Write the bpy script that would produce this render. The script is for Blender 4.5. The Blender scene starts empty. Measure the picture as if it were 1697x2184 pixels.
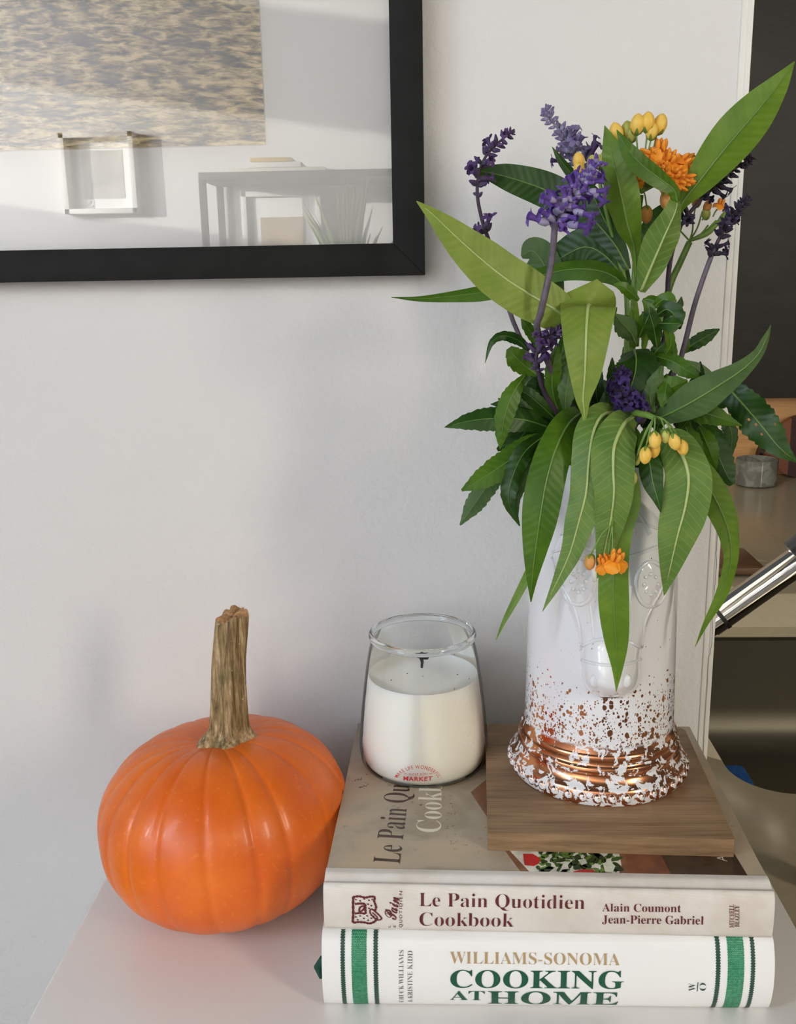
import bpy, bmesh, math, random
from mathutils import Vector, Matrix, Quaternion
rnd = random.Random(7)
PI = math.pi
scn = bpy.context.scene
COL = scn.collection

# ------------------------------------------------------------------ camera
FPX, PITCH, ROLL, YAW = 2100.0, math.radians(13.757), math.radians(-1.0132), math.radians(2.192)
IW, IH = 1697.0, 2184.0
_cp, _sp, _cr, _sr = math.cos(PITCH), math.sin(PITCH), math.cos(ROLL), math.sin(ROLL)
_rt, _fw, _up = Vector((1, 0, 0)), Vector((0, _cp, -_sp)), Vector((0, _sp, _cp))
_yaw = Matrix.Rotation(YAW, 3, 'Z')
CR, CU, CF = _yaw @ (_cr*_rt + _sr*_up), _yaw @ (-_sr*_rt + _cr*_up), _yaw @ _fw
CAM = Vector((0, 0, .40))
cd = bpy.data.cameras.new('camera')
cam = bpy.data.objects.new('camera', cd)
COL.objects.link(cam)
cam.matrix_world = Matrix(((CR.x, CU.x, -CF.x, CAM.x), (CR.y, CU.y, -CF.y, CAM.y), (CR.z, CU.z, -CF.z, CAM.z), (0, 0, 0, 1)))
cd.sensor_fit = 'VERTICAL'
cd.sensor_height = 24.0
cd.lens = FPX/IH*24.0
cd.clip_start = .02
scn.camera = cam

# ------------------------------------------------------------------ world, lamps, exposure
wld = bpy.data.worlds.new('world')
scn.world = wld
wld.use_nodes = True
bg = wld.node_tree.nodes['Background']
bg.inputs[0].default_value = (.88, .94, 1.0, 1)
bg.inputs[1].default_value = .13

def area_light(name, loc, target, sx, sy, power, col):
    l = bpy.data.lights.new(name, 'AREA')
    l.shape = 'RECTANGLE'; l.size = sx; l.size_y = sy; l.energy = power; l.color = col
    o = bpy.data.objects.new(name, l)
    COL.objects.link(o)
    o.location = loc
    o.rotation_euler = (Vector(target)-Vector(loc)).to_track_quat('-Z', 'Y').to_euler()
    return o
area_light('window_light_left', (-1.55, -.75, 1.12), (0, .6, .15), .38, 1.0, 12.5, (.56, .77, 1.0))
area_light('window_light_right', (1.25, -.70, .78), (0, .6, .12), .22, .70, 14.5, (1.0, .90, .73))
area_light('far_wall_fill_light', (-2.42, -.95, 1.02), (-1.45, -2.4, .75), 1.3, .44, 175, (.95, .96, 1.0))  # added fill lamp by the left openings, brightens the wall across the room
sl = bpy.data.lights.new('sun', 'SUN')
sl.energy = 13; sl.angle = math.radians(.8); sl.color = (1, .95, .87)
so = bpy.data.objects.new('sun', sl)
COL.objects.link(so)
so.location = (-3, 1.5, 2)
so.rotation_euler = Vector((.8, -.6, -.12)).to_track_quat('-Z', 'Y').to_euler()
vs = scn.view_settings
vs.view_transform = 'Standard'; vs.look = 'None'; vs.gamma = 1; vs.use_curve_mapping = False
vs.exposure = -0.30
scn.cycles.max_bounces = 12
scn.cycles.transparent_max_bounces = 24

# ------------------------------------------------------------------ geometry helpers
def ray(px, py):
    return (CR*(px-IW/2) - CU*(py-IH/2))/FPX + CF
def aty(px, py, y):
    d = ray(px, py); return CAM + d*((y-CAM.y)/d.y)
def atz(px, py, z):
    d = ray(px, py); return CAM + d*((z-CAM.z)/d.z)
def ppm(p):                       # metres per photo pixel at a point
    return (Vector(p)-CAM).dot(CF)/FPX

def lk(o, parent=None):
    COL.objects.link(o)
    if parent is not None: o.parent = parent
    return o
def rootloc(o):
    while o.parent is not None: o = o.parent
    return Vector(o.location)
def tag(o, label=None, cat=None, group=None, kind=None):
    if label: o['label'] = label
    if cat: o['category'] = cat
    if group: o['group'] = group
    if kind: o['kind'] = kind
    return o
def thing(name, loc, label, cat, group=None, kind=None):
    o = bpy.data.objects.new(name, None)
    o.empty_display_size = .02
    o.location = loc
    lk(o)
    return tag(o, label, cat, group, kind)
def meshdata(name, verts, faces, mats=None, smooth=40, uvs=None, mi=None):
    me = bpy.data.meshes.new(name)
    me.from_pydata([tuple(v) for v in verts], [], faces)
    me.update()
    if smooth is not None:
        for p in me.polygons: p.use_smooth = True
        if smooth < 180: me.set_sharp_from_angle(angle=math.radians(smooth))
    for m in (mats if isinstance(mats, (list, tuple)) else [mats]):
        if m is not None: me.materials.append(m)
    if mi: 
        for p, i in zip(me.polygons, mi): p.material_index = i
    if uvs:
        ul = me.uv_layers.new(name='UVMap')
        for lp in me.loops: ul.data[lp.index].uv = uvs[lp.vertex_index]
    return me
def part(name, verts, faces, m, parent=None, smooth=40, uvs=None, mi=None, mods=None):
    """one mesh object; vertices given in world space, stored relative to the thing's base"""
    off = rootloc(parent) if parent is not None else Vector((0, 0, 0))
    vv = [Vector(v)-off for v in verts]
    o = bpy.data.objects.new(name, meshdata(name, vv, faces, m, smooth, uvs, mi))
    lk(o, parent)
    if mods: mods(o)
    return o
def from_bm(name, bm, m, parent=None, smooth=40):
    bmesh.ops.recalc_face_normals(bm, faces=bm.faces)
    bm.verts.index_update()
    vs_ = [v.co.copy() for v in bm.verts]
    fs_ = [[v.index for v in f.verts] for f in bm.faces]
    bm.free()
    return part(name, vs_, fs_, m, parent, smooth)
def bm_box(bm, lo, hi, bev=0, seg=2, rot=None, piv=None):
    r = bmesh.ops.create_cube(bm, size=1)
    vv = r['verts']
    lo, hi = Vector(lo), Vector(hi)
    c, s = (lo+hi)/2, hi-lo
    for v in vv: v.co = Vector((v.co.x*s.x, v.co.y*s.y, v.co.z*s.z))+c
    if bev:
        ed = list({e for v in vv for e in v.link_edges})
        r2 = bmesh.ops.bevel(bm, geom=ed, offset=bev, segments=seg, affect='EDGES', profile=.5)
        vv = list({v for f in r2['faces'] for v in f.verts} | {v for v in vv if v.is_valid})
    if rot is not None:
        p = Vector(piv) if piv is not None else c
        for v in vv: v.co = rot @ (v.co-p)+p
    return vv
def box(name, lo, hi, m, parent=None, bev=.0, seg=2, rot=None, piv=None):
    bm = bmesh.new()
    bm_box(bm, lo, hi, bev, seg, rot, piv)
    return from_bm(name, bm, m, parent, 35)
def spline(pts, n):
    """Catmull-Rom through tuples of any length, n samples, even in parameter"""
    P = [tuple(p) for p in pts]
    if len(P) == 2:
        return [tuple(a+(b-a)*i/(n-1) for a, b in zip(P[0], P[1])) for i in range(n)]
    ext = [tuple(2*a-b for a, b in zip(P[0], P[1]))] + P + [tuple(2*a-b for a, b in zip(P[-1], P[-2]))]
    out = []
    segs = len(P)-1
    for i in range(n):
        t = i/(n-1)*segs
        k = min(int(t), segs-1); u = t-k
        a, b, c, d = ext[k:k+4]
        out.append(tuple(.5*((2*q)+(-p+r)*u+(2*p-5*q+4*r-s)*u*u+(-p+3*q-3*r+s)*u**3) for p, q, r, s in zip(a, b, c, d)))
    return out
def tube_data(path, radii, seg=8, cap=True, rfun=None):
    path = [Vector(p) for p in path]
    n = len(path)
    vs_, fs_ = [], []
    T = [(path[min(i+1, n-1)]-path[max(i-1, 0)]).normalized() for i in range(n)]
    ref = Vector((0, 0, 1)) if abs(T[0].z) < .9 else Vector((1, 0, 0))
    N = (ref - T[0]*ref.dot(T[0])).normalized()
    for i in range(n):
        N = (N - T[i]*N.dot(T[i])).normalized()
        B = T[i].cross(N)
        r = radii[i] if isinstance(radii, (list, tuple)) else radii
        for k in range(seg):
            a = 2*PI*k/seg
            rr = r*(rfun(i/(n-1), a) if rfun else 1)
            vs_.append(path[i]+(N*math.cos(a)+B*math.sin(a))*rr)
    for i in range(n-1):
        for k in range(seg):
            k2 = (k+1) % seg
            fs_.append((i*seg+k, i*seg+k2, (i+1)*seg+k2, (i+1)*seg+k))
    if cap:
        fs_.append(tuple(range(seg))[::-1]); fs_.append(tuple((n-1)*seg+k for k in range(seg)))
    return vs_, fs_
def tube(name, path, radii, m, parent=None, seg=8, smooth=60, rfun=None):
    v, f = tube_data(path, radii, seg, True, rfun)
    return part(name, v, f, m, parent, smooth)
def lathe_data(prof, seg, c=(0, 0, 0), rfun=None):
    vs_, fs_ = [], []
    n = len(prof)
    for i, (r, z) in enumerate(prof):
        for k in range(seg):
            a = 2*PI*k/seg
            rr = r*(rfun(a, i/(n-1)) if rfun else 1)
            vs_.append((c[0]+rr*math.cos(a), c[1]+rr*math.sin(a), c[2]+z))
    for i in range(n-1):
        for k in range(seg):
            k2 = (k+1) % seg
            fs_.append((i*seg+k, i*seg+k2, (i+1)*seg+k2, (i+1)*seg+k))
    return vs_, fs_
def lathe(name, prof, c, m, parent=None, seg=64, smooth=40, rfun=None, caps=False):
    v, f = lathe_data(prof, seg, c, rfun)
    if caps:
        n = len(prof)
        f.append(tuple(range(seg))[::-1]); f.append(tuple((n-1)*seg+k for k in range(seg)))
    return part(name, v, f, m, parent, smooth)
def sm_step(t): 
    t = max(0, min(1, t)); return t*t*(3-2*t)

# ------------------------------------------------------------------ material helpers
class NT:
    def __init__(s, name):
        s.m = bpy.data.materials.new(name); s.m.use_nodes = True
        s.t = s.m.node_tree; s.t.nodes.clear()
        s.out = s.t.nodes.new('ShaderNodeOutputMaterial')
    def n(s, typ, **kw):
        nd = s.t.nodes.new('ShaderNode'+typ)
        for k, v in kw.items():
            if k.startswith('i_'):
                key = k[2:].replace('_', ' ')
                s.set(nd, key, v)
            elif k == 'ins':
                for kk, vv in v.items(): s.set(nd, kk, vv)
            else: setattr(nd, k, v)
        return nd
    def set(s, nd, key, v):
        sock = nd.inputs[key]
        if isinstance(v, bpy.types.NodeSocket): s.t.links.new(v, sock)
        elif isinstance(v, bpy.types.Node): s.t.links.new(v.outputs[0], sock)
        else:
            if sock.type == 'RGBA' and len(v) == 3: v = (*v, 1)
            sock.default_value = v
    def math(s, op, a, b=None, c=None, clamp=False):
        nd = s.n('Math', operation=op, use_clamp=clamp)
        s.set(nd, 0, a)
        if b is not None: s.set(nd, 1, b)
        if c is not None: s.set(nd, 2, c)
        return nd.outputs[0]
    def mix(s, f, a, b, blend='MIX'):
        nd = s.n('Mix', data_type='RGBA', blend_type=blend)
        s.set(nd, 0, f); s.set(nd, 6, a); s.set(nd, 7, b)
        return nd.outputs[2]
    def co(s, kind='Object', scale=(1, 1, 1)):
        tc = s.n('TexCoord')
        mp = s.n('Mapping'); mp.inputs['Scale'].default_value = scale
        s.t.links.new(tc.outputs[kind], mp.inputs[0])
        return mp.outputs[0]
    def noise(s, vec, scale, detail=3, rough=.5, dist=0):
        nd = s.n('TexNoise', ins={'Vector': vec, 'Scale': scale, 'Detail': detail, 'Roughness': rough, 'Distortion': dist})
        return nd.outputs[0]
    def ramp(s, f, stops, interp='LINEAR'):
        nd = s.n('ValToRGB'); cr = nd.color_ramp; cr.interpolation = interp
        while len(cr.elements) < len(stops): cr.elements.new(.5)
        for e, (p, c) in zip(cr.elements, stops):
            e.position = p; e.color = (*c, 1) if len(c) == 3 else c
        s.set(nd, 0, f)
        return nd.outputs[0]
    def step(s, f, lo, hi):
        nd = s.n('MapRange', interpolation_type='SMOOTHSTEP')
        s.set(nd, 0, f); s.set(nd, 1, lo); s.set(nd, 2, hi)
        return nd.outputs[0]
    def bump(s, h, strength, dist=.001):
        nd = s.n('Bump', ins={'Height': h, 'Strength': strength, 'Distance': dist})
        return nd.outputs[0]
    def bsdf(s, **ins):
        nd = s.n('BsdfPrincipled', ins=ins)
        return nd
    def done(s, sh):
        s.t.links.new(sh if isinstance(sh, bpy.types.NodeSocket) else sh.outputs[0], s.out.inputs[0])
        return s.m
def srgb(r, g, b):
    f = lambda c: c/12.92 if c <= .04045 else ((c+.055)/1.055)**2.4
    return (f(r), f(g), f(b))
def plain(name, c, rough=.5, metal=0, var=0, vs_=30, bump=0, bs=200, bd=.0006, **kw):
    t = NT(name)
    v = t.co()
    col = c
    if var:
        n = t.noise(v, vs_, 4)
        col = t.mix(t.step(n, .3, .7), tuple(x*(1-var) for x in c), tuple(min(1, x*(1+var)) for x in c))
    ins = {'Base Color': col, 'Roughness': rough, 'Metallic': metal}
    ins.update(kw)
    if bump: ins['Normal'] = t.bump(t.noise(v, bs, 3), bump, bd)
    return t.done(t.bsdf(**ins))
def wood(name, dark, light, axis='x', scale=1., rough=.5, coat=0, ring=1.):
    t = NT(name)
    sc = {'x': (2.2*scale, 26*scale, 26*scale), 'z': (26*scale, 26*scale, 2.2*scale), 'y': (26*scale, 2.2*scale, 26*scale)}[axis]
    v = t.co(scale=sc)
    big = t.noise(v, 2.2*ring, 4, .6, 1.2)
    w = t.n('TexWave', bands_direction='Y' if axis != 'y' else 'X', ins={'Vector': v, 'Scale': .9*ring, 'Distortion': 6.0, 'Detail': 3, 'Detail Scale': 1.5}).outputs[1]
    v2 = t.co(scale=tuple(x*8 for x in sc))
    fine = t.noise(v2, 3.0, 3, .6)
    f = t.math('ADD', t.math('MULTIPLY', big, .55), t.math('ADD', t.math('MULTIPLY', w, .2), t.math('MULTIPLY', fine, .35)))
    c = t.ramp(f, [(.3, dark), (.72, light)])
    return t.done(t.bsdf(**{'Base Color': c, 'Roughness': rough, 'Coat Weight': coat, 'Normal': t.bump(fine, .25, .0004)}))

# ------------------------------------------------------------------ the room shell
YW = .69                                      # face of the picture wall
t = NT('wall_paint'); v = t.co()
h = t.math('ADD', t.math('MULTIPLY', t.noise(v, 260, 3, .55), 1.0), t.math('MULTIPLY', t.noise(v, 60, 2), .7))
M_WALL = t.done(t.bsdf(**{'Base Color': t.mix(t.noise(v, 5, 2), srgb(.885, .88, .87), srgb(.91, .905, .895)), 'Roughness': .6, 'Normal': t.bump(h, .5, .0012)}))
M_TRIM = plain('trim_paint', srgb(.93, .92, .895), .38, var=.04, bump=.1)
M_FLOOR = wood('floor_wood', srgb(.26, .19, .14), srgb(.40, .31, .23), 'x', .3, .45)
WX1 = .2050                                   # end of the picture wall
def struct(o, label=None):
    o['kind'] = 'structure'
    if label: o['label'] = label
    return o
struct(box('wall_back', (-2.5, YW, -.78), (WX1-.0075, YW+.115, 1.9), M_WALL), 'pale grey painted wall behind the pumpkin and flowers')
struct(box('floor', (-2.6, -2.5, -.82), (2.4, 2.2, -.78), M_FLOOR), 'brown wooden floor')
struct(box('wall_front', (-2.5, -2.52, -.78), (2.0, -2.4, 1.9), M_WALL), 'sunlit white wall across the room, seen in the picture glass')
# left wall with its window openings
bm = bmesh.new()
for y0, y1, z0, z1 in ((-2.4, -2.15, -.78, 1.9), (-.25, .69, -.78, 1.9), (-2.15, -.25, -.78, .80), (-2.15, -.25, 1.24, 1.60), (-2.15, -.25, 1.70, 1.9)):
    bm_box(bm, (-2.6, y0, z0), (-2.5, y1, z1))
struct(from_bm('wall_left', bm, M_WALL), 'white wall with window openings at the left of the room')
# beaded casing at the wall end
bm = bmesh.new()
bm_box(bm, (WX1-.0075, YW-.0010, -.0095), (WX1-.0042, YW+.1160, 1.9), .0005)
bm_box(bm, (WX1-.0044, YW-.0007, -.0095), (WX1-.0034, YW+.1154, 1.9), 0)
bm_box(bm, (WX1-.0036, YW-.0013, -.0095), (WX1, YW+.1166, 1.9), .0007, 3)
TR = struct(from_bm('trim_1', bm, M_TRIM), 'white painted bead trim on the end of the wall')
# crazed paint: fine cracks in the trim
M_CRACK = plain('crack_grey', srgb(.45, .42, .38), .8)
def crack(z0, z1, x0, seed):
    r = random.Random(seed); pts = []
    n = 9
    for i in range(n):
        pts.append((x0+r.uniform(-.0007, .0007), YW-.0014, z0+(z1-z0)*i/(n-1)))
    v, f = tube_data(pts, .00016, 5)
    return v, f
for i, (z0, z1, x0) in enumerate(((.035, .12, WX1-.0036), (.12, .20, WX1-.0024), (.20, .30, WX1-.0034))):
    v_, f_ = crack(z0, z1, x0, i)
    part('paint_crack', v_, f_, M_CRACK, TR)
# kitchen recess beyond the wall
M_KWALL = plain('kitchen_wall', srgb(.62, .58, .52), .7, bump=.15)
struct(box('wall_kitchen_far', (-.4, 2.02, -.78), (2.0, 2.12, 1.5), M_KWALL), 'dim kitchen wall beyond the wall end')
struct(box('added_wall_kitchen_right', (1.7, .69, -.78), (1.8, 2.02, 1.5), M_KWALL), 'unseen kitchen wall at the right, added to shade the recess')  # this wall and the ceiling are out of view, added to darken the recess
struct(box('added_ceiling', (-.4, .81, 1.5), (2.0, 2.12, 1.56), M_KWALL), 'unseen ceiling added to shade the kitchen recess')

# ------------------------------------------------------------------ white table
M_TABLE = plain('table_lacquer', srgb(.90, .885, .87), .22, var=.015, vs_=8)
tbl = thing('side_table', (0, .49, -.78), 'white lacquered side table standing against the wall under the books and pumpkin', 'table')
TX0, TX1, TY0 = -.2280, .2222, .305
box('table_top', (TX0, TY0, -.018), (TX1, YW, 0), M_TABLE, tbl, .0020, 3)
box('side_panel', (TX0+.004, TY0+.012, -.78), (TX0+.022, YW-.004, -.018), M_TABLE, tbl, .001)
box('side_panel', (TX1-.022, TY0+.012, -.78), (TX1-.004, YW-.004, -.018), M_TABLE, tbl, .001)
d_ = box('door', (TX0+.023, TY0+.008, -.76), (TX1-.023, TY0+.024, -.022), M_TABLE, tbl, .001)
box('knob', (-.01, TY0-.006, -.2), (.01, TY0+.008, -.18), plain('knob_metal', (.5, .5, .5), .3, 1), d_, .003)

# ------------------------------------------------------------------ framed picture
M_FRAME = plain('frame_black', srgb(.125, .125, .12), .6, var=.12, vs_=60, bump=.08, bs=400, **{'Specular IOR Level': .15})
M_MAT = plain('mat_board', srgb(.965, .965, .955), .75)
FY = YW-.020
fr = aty(906, 587, FY)
FX1, FZ0 = fr.x, fr.z
FWID = .0208
FX0, FZ1 = FX1-.60, FZ0+.50
pic = thing('framed_picture', ((FX0+FX1)/2, YW, FZ0), 'large black framed sepia photograph of rippling water in a white mat, hung on the wall', 'picture')
def rail(a, b, ca, cb):
    """mitred rail: outer edge a-b, inner edge ca-cb (x,z pairs)"""
    q = [a, b, cb, ca]
    vs_ = [(x, FY, z) for x, z in q]+[(x, YW-.0005, z) for x, z in q]
    fs_ = [(0, 1, 2, 3), (7, 6, 5, 4), (0, 4, 5, 1), (1, 5, 6, 2), (2, 6, 7, 3), (3, 7, 4, 0)]
    bm = bmesh.new()
    bv = [bm.verts.new(p) for p in vs_]
    for f in fs_: bm.faces.new([bv[i] for i in f])
    bmesh.ops.recalc_face_normals(bm, faces=bm.faces)
    bmesh.ops.bevel(bm, geom=list(bm.edges), offset=.0006, segments=2, affect='EDGES', profile=.5)
    return from_bm('frame_rail', bm, M_FRAME, pic, 35)
O_ = [(FX0, FZ0), (FX1, FZ0), (FX1, FZ1), (FX0, FZ1)]
I_ = [(FX0+FWID, FZ0+FWID), (FX1-FWID, FZ0+FWID), (FX1-FWID, FZ1-FWID), (FX0+FWID, FZ1-FWID)]
for i in range(4):
    j = (i+1) % 4
    rail(O_[i], O_[j], I_[i], I_[j])
pr = aty(569, 311, FY+.011)
PX1, PZ0 = pr.x, pr.z
PX0, PZ1 = FX0+FWID+(FX1-FWID-PX1), PZ0+.33
# mat with a bevelled window
MY = FY+.0095
def ring_faces(o, i_): return [(o+k, o+(k+1) % 4, i_+(k+1) % 4, i_+k) for k in range(4)]
ov = [(x, MY, z) for x, z in I_]
iv = [(x, MY, z) for x, z in ((PX0, PZ0), (PX1, PZ0), (PX1, PZ1), (PX0, PZ1))]
b = .0009
jv = [(x, MY+.0014, z) for x, z in ((PX0+b, PZ0+b), (PX1-b, PZ0+b), (PX1-b, PZ1-b), (PX0+b, PZ1-b))]
part('mat', ov+iv+jv, ring_faces(0, 4)+ring_faces(4, 8), M_MAT, pic, 20)
t = NT('water_print')
tc = t.n('TexCoord'); sp = t.n('SeparateXYZ'); t.t.links.new(tc.outputs['Object'], sp.inputs[0])
hz = t.math('SUBTRACT', sp.outputs[2], PZ0-FZ0)               # height above the bottom edge of the print
pz = t.math('ADD', t.math('MULTIPLY', hz, 4.2), .48)          # wavelets shrink with distance
cxy = t.n('CombineXYZ')
t.set(cxy, 0, t.math('DIVIDE', sp.outputs[0], t.math('ADD', .30, t.math('MULTIPLY', hz, -1.4))))
t.set(cxy, 1, 0.0)
t.set(cxy, 2, t.math('DIVIDE', 1.9, t.math('SUBTRACT', .62, hz)))
mp = t.n('Mapping'); mp.inputs['Scale'].default_value = (1, 1, 3.2)
t.t.links.new(cxy.outputs[0], mp.inputs[0])
n1 = t.noise(mp.outputs[0], 16, 4, .60, .5)
n2 = t.noise(mp.outputs[0], 3.4, 3, .5, .5)
n3 = t.noise(mp.outputs[0], 60, 3, .6, .3)
f = t.math('ADD', t.math('MULTIPLY', n1, .72), t.math('ADD', t.math('MULTIPLY', n2, .26), t.math('MULTIPLY', n3, .10)))
sh = t.step(hz, .16, .19)
colr = t.ramp(f, [(.42, srgb(.10, .07, .03)), (.48, srgb(.40, .33, .17)), (.535, srgb(.67, .59, .38)), (.63, srgb(.96, .88, .66))])
colr = t.mix(t.math('MULTIPLY', sh, .75), colr, srgb(.22, .19, .17))
M_PRINT = t.done(t.bsdf(**{'Base Color': colr, 'Roughness': .4}))
part('print', [(PX0-.004, MY+.0015, PZ0-.004), (PX1+.004, MY+.0015, PZ0-.004), (PX1+.004, MY+.0015, PZ1+.004), (PX0-.004, MY+.0015, PZ1+.004)], [(0, 1, 2, 3)], M_PRINT, pic, None)
def thin_glass(name, ior, tint=(1, 1, 1), rough=0.0, edge=None):
    t = NT(name)
    fz = t.n('Fresnel', ins={'IOR': ior})
    tr = t.n('BsdfTransparent', ins={'Color': tint})
    if edge is not None:
        lw = t.n('LayerWeight', ins={'Blend': .30})
        t.set(tr, 'Color', t.mix(t.math('POWER', lw.outputs[1], 2.2), tint, edge))
    gl = t.n('BsdfGlossy', ins={'Color': (1, 1, 1), 'Roughness': rough})
    mx = t.n('MixShader'); t.set(mx, 0, fz); t.set(mx, 1, tr); t.set(mx, 2, gl)
    return t.done(mx)
M_PGLASS = thin_glass('picture_glass', 1.95)
GY = FY+.006
part('glass', [(x, GY, z) for x, z in I_], [(0, 1, 2, 3)], M_PGLASS, pic, None)

# ------------------------------------------------------------------ kitchen counter with sink beyond the wall
KZ = -.012
M_KCOUNT = plain('kitchen_counter', srgb(.65, .61, .515), .16, var=.03, vs_=90)
M_STEEL = plain('sink_steel', srgb(.40, .38, .33), .45, .85, bump=.05, bs=500)
SX0, SX1, SY0, SY1 = .2440, .72, .7215, 1.101
def rrect(x0, x1, y0, y1, r, n=10):
    pts = []
    for cx_, cy_, a0 in ((x1-r, y1-r, 0), (x0+r, y1-r, PI/2), (x0+r, y0+r, PI), (x1-r, y0+r, 1.5*PI)):
        for i in range(n+1):
            a = a0+PI/2*i/n
            pts.append((cx_+r*math.cos(a), cy_+r*math.sin(a)))
    return pts
def sink_outline(inset=0):
    return rrect(SX0+inset, SX1-inset, SY0+inset, SY1-inset, .047-inset*.3, 12)
kc = thing('kitchen_counter', (.9, 1.2, -.78), 'beige stone kitchen counter with a sink cut-out beyond the wall end', 'counter')
hole = sink_outline()
KX0, KX1, KY0, KY1 = TX1+.002, 1.69, .30, 2.01
bm = bmesh.new()
def ring_slab(bm, hole, zt, zb):
    # counter right of the table, and running behind the wall end
    outer = [(KX0, KY0), (KX1, KY0), (KX1, KY1), (-.2, KY1), (-.2, YW+.12), (KX0, YW+.12)]
    for z, flip in ((zt, False), (zb, True)):
        ov = [bm.verts.new((x, y, z)) for x, y in outer]
        hv = [bm.verts.new((x, y, z)) for x, y in hole]
        es = [bm.edges.new((ov[i], ov[(i+1) % len(ov)])) for i in range(len(ov))]
        es += [bm.edges.new((hv[i], hv[(i+1) % len(hv)])) for i in range(len(hv))]
        bmesh.ops.triangle_fill(bm, edges=es, use_beauty=True)
        yield ov, hv
rings = list(ring_slab(bm, hole, KZ, KZ-.0125))
for idx in (0, 1):
    a, b_ = rings[0][idx], rings[1][idx]
    for i in range(len(a)):
        j = (i+1) % len(a)
        bm.faces.new((a[i], a[j], b_[j], b_[i]))
from_bm('worktop', bm, M_KCOUNT, kc, 30)
box('cabinet_body', (KX0+.01, YW+.13, -.78), (KX1-.01, KY1-.01, -.30), M_TRIM, kc)
# sink basin: lofted shells
sk = thing('sink', ((SX0+SX1)/2, (SY0+SY1)/2, KZ-.16), 'brushed steel undermount sink below the beige counter', 'sink')
levels = [(-.004, -.0127), (-.004, -.0150), (.002, -.0165), (.003, -.100), (.008, -.122), (.020, -.138), (.045, -.144), (.12, -.146)]
vs_, fs_ = [], []
N_ = len(hole)
for ins_, dz in levels:
    for x, y in sink_outline(ins_): vs_.append((x, y, KZ+dz))
for i in range(len(levels)-1):
    for k in range(N_):
        k2 = (k+1) % N_
        fs_.append((i*N_+k, (i+1)*N_+k, (i+1)*N_+k2, i*N_+k2))
fs_.append(tuple((len(levels)-1)*N_+k for k in range(N_)))
part('basin', vs_, fs_, M_STEEL, sk, 50)
lathe('drain', [(.0005, -.1455), (.030, -.1455), (.034, -.1445), (.034, -.146)], (.48, .9, KZ), M_STEEL, sk, 32)
# blue sponge on the sink floor
sp_ = aty(1563, 1655, .80)
sq = atz(1568, 1652, KZ-.130)
sg = box('sponge', (sq.x-.012, sq.y-.03, KZ-.1455), (sq.x+.014, sq.y+.018, KZ-.126), plain('sponge_blue', srgb(.10, .33, .60), .9, var=.25, vs_=300, bump=.6, bs=500), None, .006, 3)
tag(sg, 'blue sponge lying in the sink at its near left corner', 'sponge')

# tap
M_CHROME = plain('chrome', (.72, .70, .66), .07, 1.0)
M_BLACK = plain('black_rubber', (.012, .012, .012), .4)
A_, B_ = aty(1512, 1330, .90), aty(1697, 1198, .90)
dirv = (B_-A_).normalized()
fa = thing('kitchen_tap', (.66, 1.12, KZ), 'chrome kitchen tap with black ring reaching over the sink', 'tap')
p1 = A_+dirv*.115
path = spline([tuple(A_), tuple(A_+dirv*.05), tuple(p1), tuple(p1+dirv*.06+Vector((.01, .02, 0))), (.60, 1.03, .225), (.652, 1.11, .15), (.66, 1.12, KZ)], 40)
tube('spout', path, .0138, M_CHROME, fa, 24)
tube('spout_ring', [A_+dirv*.0110, A_+dirv*.0150], .0146, M_BLACK, fa, 24)
tube('nozzle', [A_-dirv*.012, A_+dirv*.002], .0125, M_BLACK, fa, 24)
tube('grip', [A_+dirv*.095+CU*.008, A_+dirv*.135+CU*.008], [.0145, .0165], M_BLACK, fa, 24)
lathe('escutcheon', [(.03, 0), (.03, .006), (.018, .012)], (.66, 1.12, KZ), M_CHROME, fa, 32)

# wooden soap tray
ctr = atz(1556, 1212, KZ)
tray = thing('soap_tray', (ctr.x-.01, ctr.y, KZ), 'small dark wooden tray on the counter behind the tap', 'tray')
M_DWOOD = wood('tray_wood', srgb(.26, .18, .12), srgb(.42, .30, .2), 'x', 1.5, .5)
box('tray_plate', (ctr.x-.07, ctr.y-.045, KZ+.004), (ctr.x+.035, ctr.y+.055, KZ+.014), M_DWOOD, tray, .002)
box('foot', (ctr.x-.06, ctr.y-.03, KZ), (ctr.x-.05, ctr.y+.04, KZ+.004), M_DWOOD, tray)
box('foot', (ctr.x+.015, ctr.y-.03, KZ), (ctr.x+.025, ctr.y+.04, KZ+.004), M_DWOOD, tray)

# grey glass jar on the far counter
jb = atz(1610, 1034, KZ)
t = NT('smoky_glass'); v = t.co()
cl = t.mix(t.step(t.noise(v, 38, 3, .5, 1.0), .42, .6), srgb(.50, .50, .47), srgb(.62, .63, .60))
M_SMOKY = t.done(t.bsdf(**{'Base Color': cl, 'Roughness': .12, 'Transmission Weight': .25}))
gj = thing('glass_jar', (jb.x, jb.y, KZ), 'short cloudy grey glass jar standing on the far counter', 'jar')
lathe('jar_body', [(.001, .0), (.033, .0), (.037, .003), (.0385, .02), (.0385, .05), (.037, .0515), (.0355, .05), (.0355, .008), (.001, .006)], (jb.x, jb.y, KZ), M_SMOKY, gj, 48)
lathe('ash_fill', [(.001, .022), (.02, .024), (.0352, .02)], (jb.x, jb.y, KZ), plain('brown_fill', srgb(.36, .29, .22), .8, bump=.5, bs=150), gj, 32)

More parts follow.
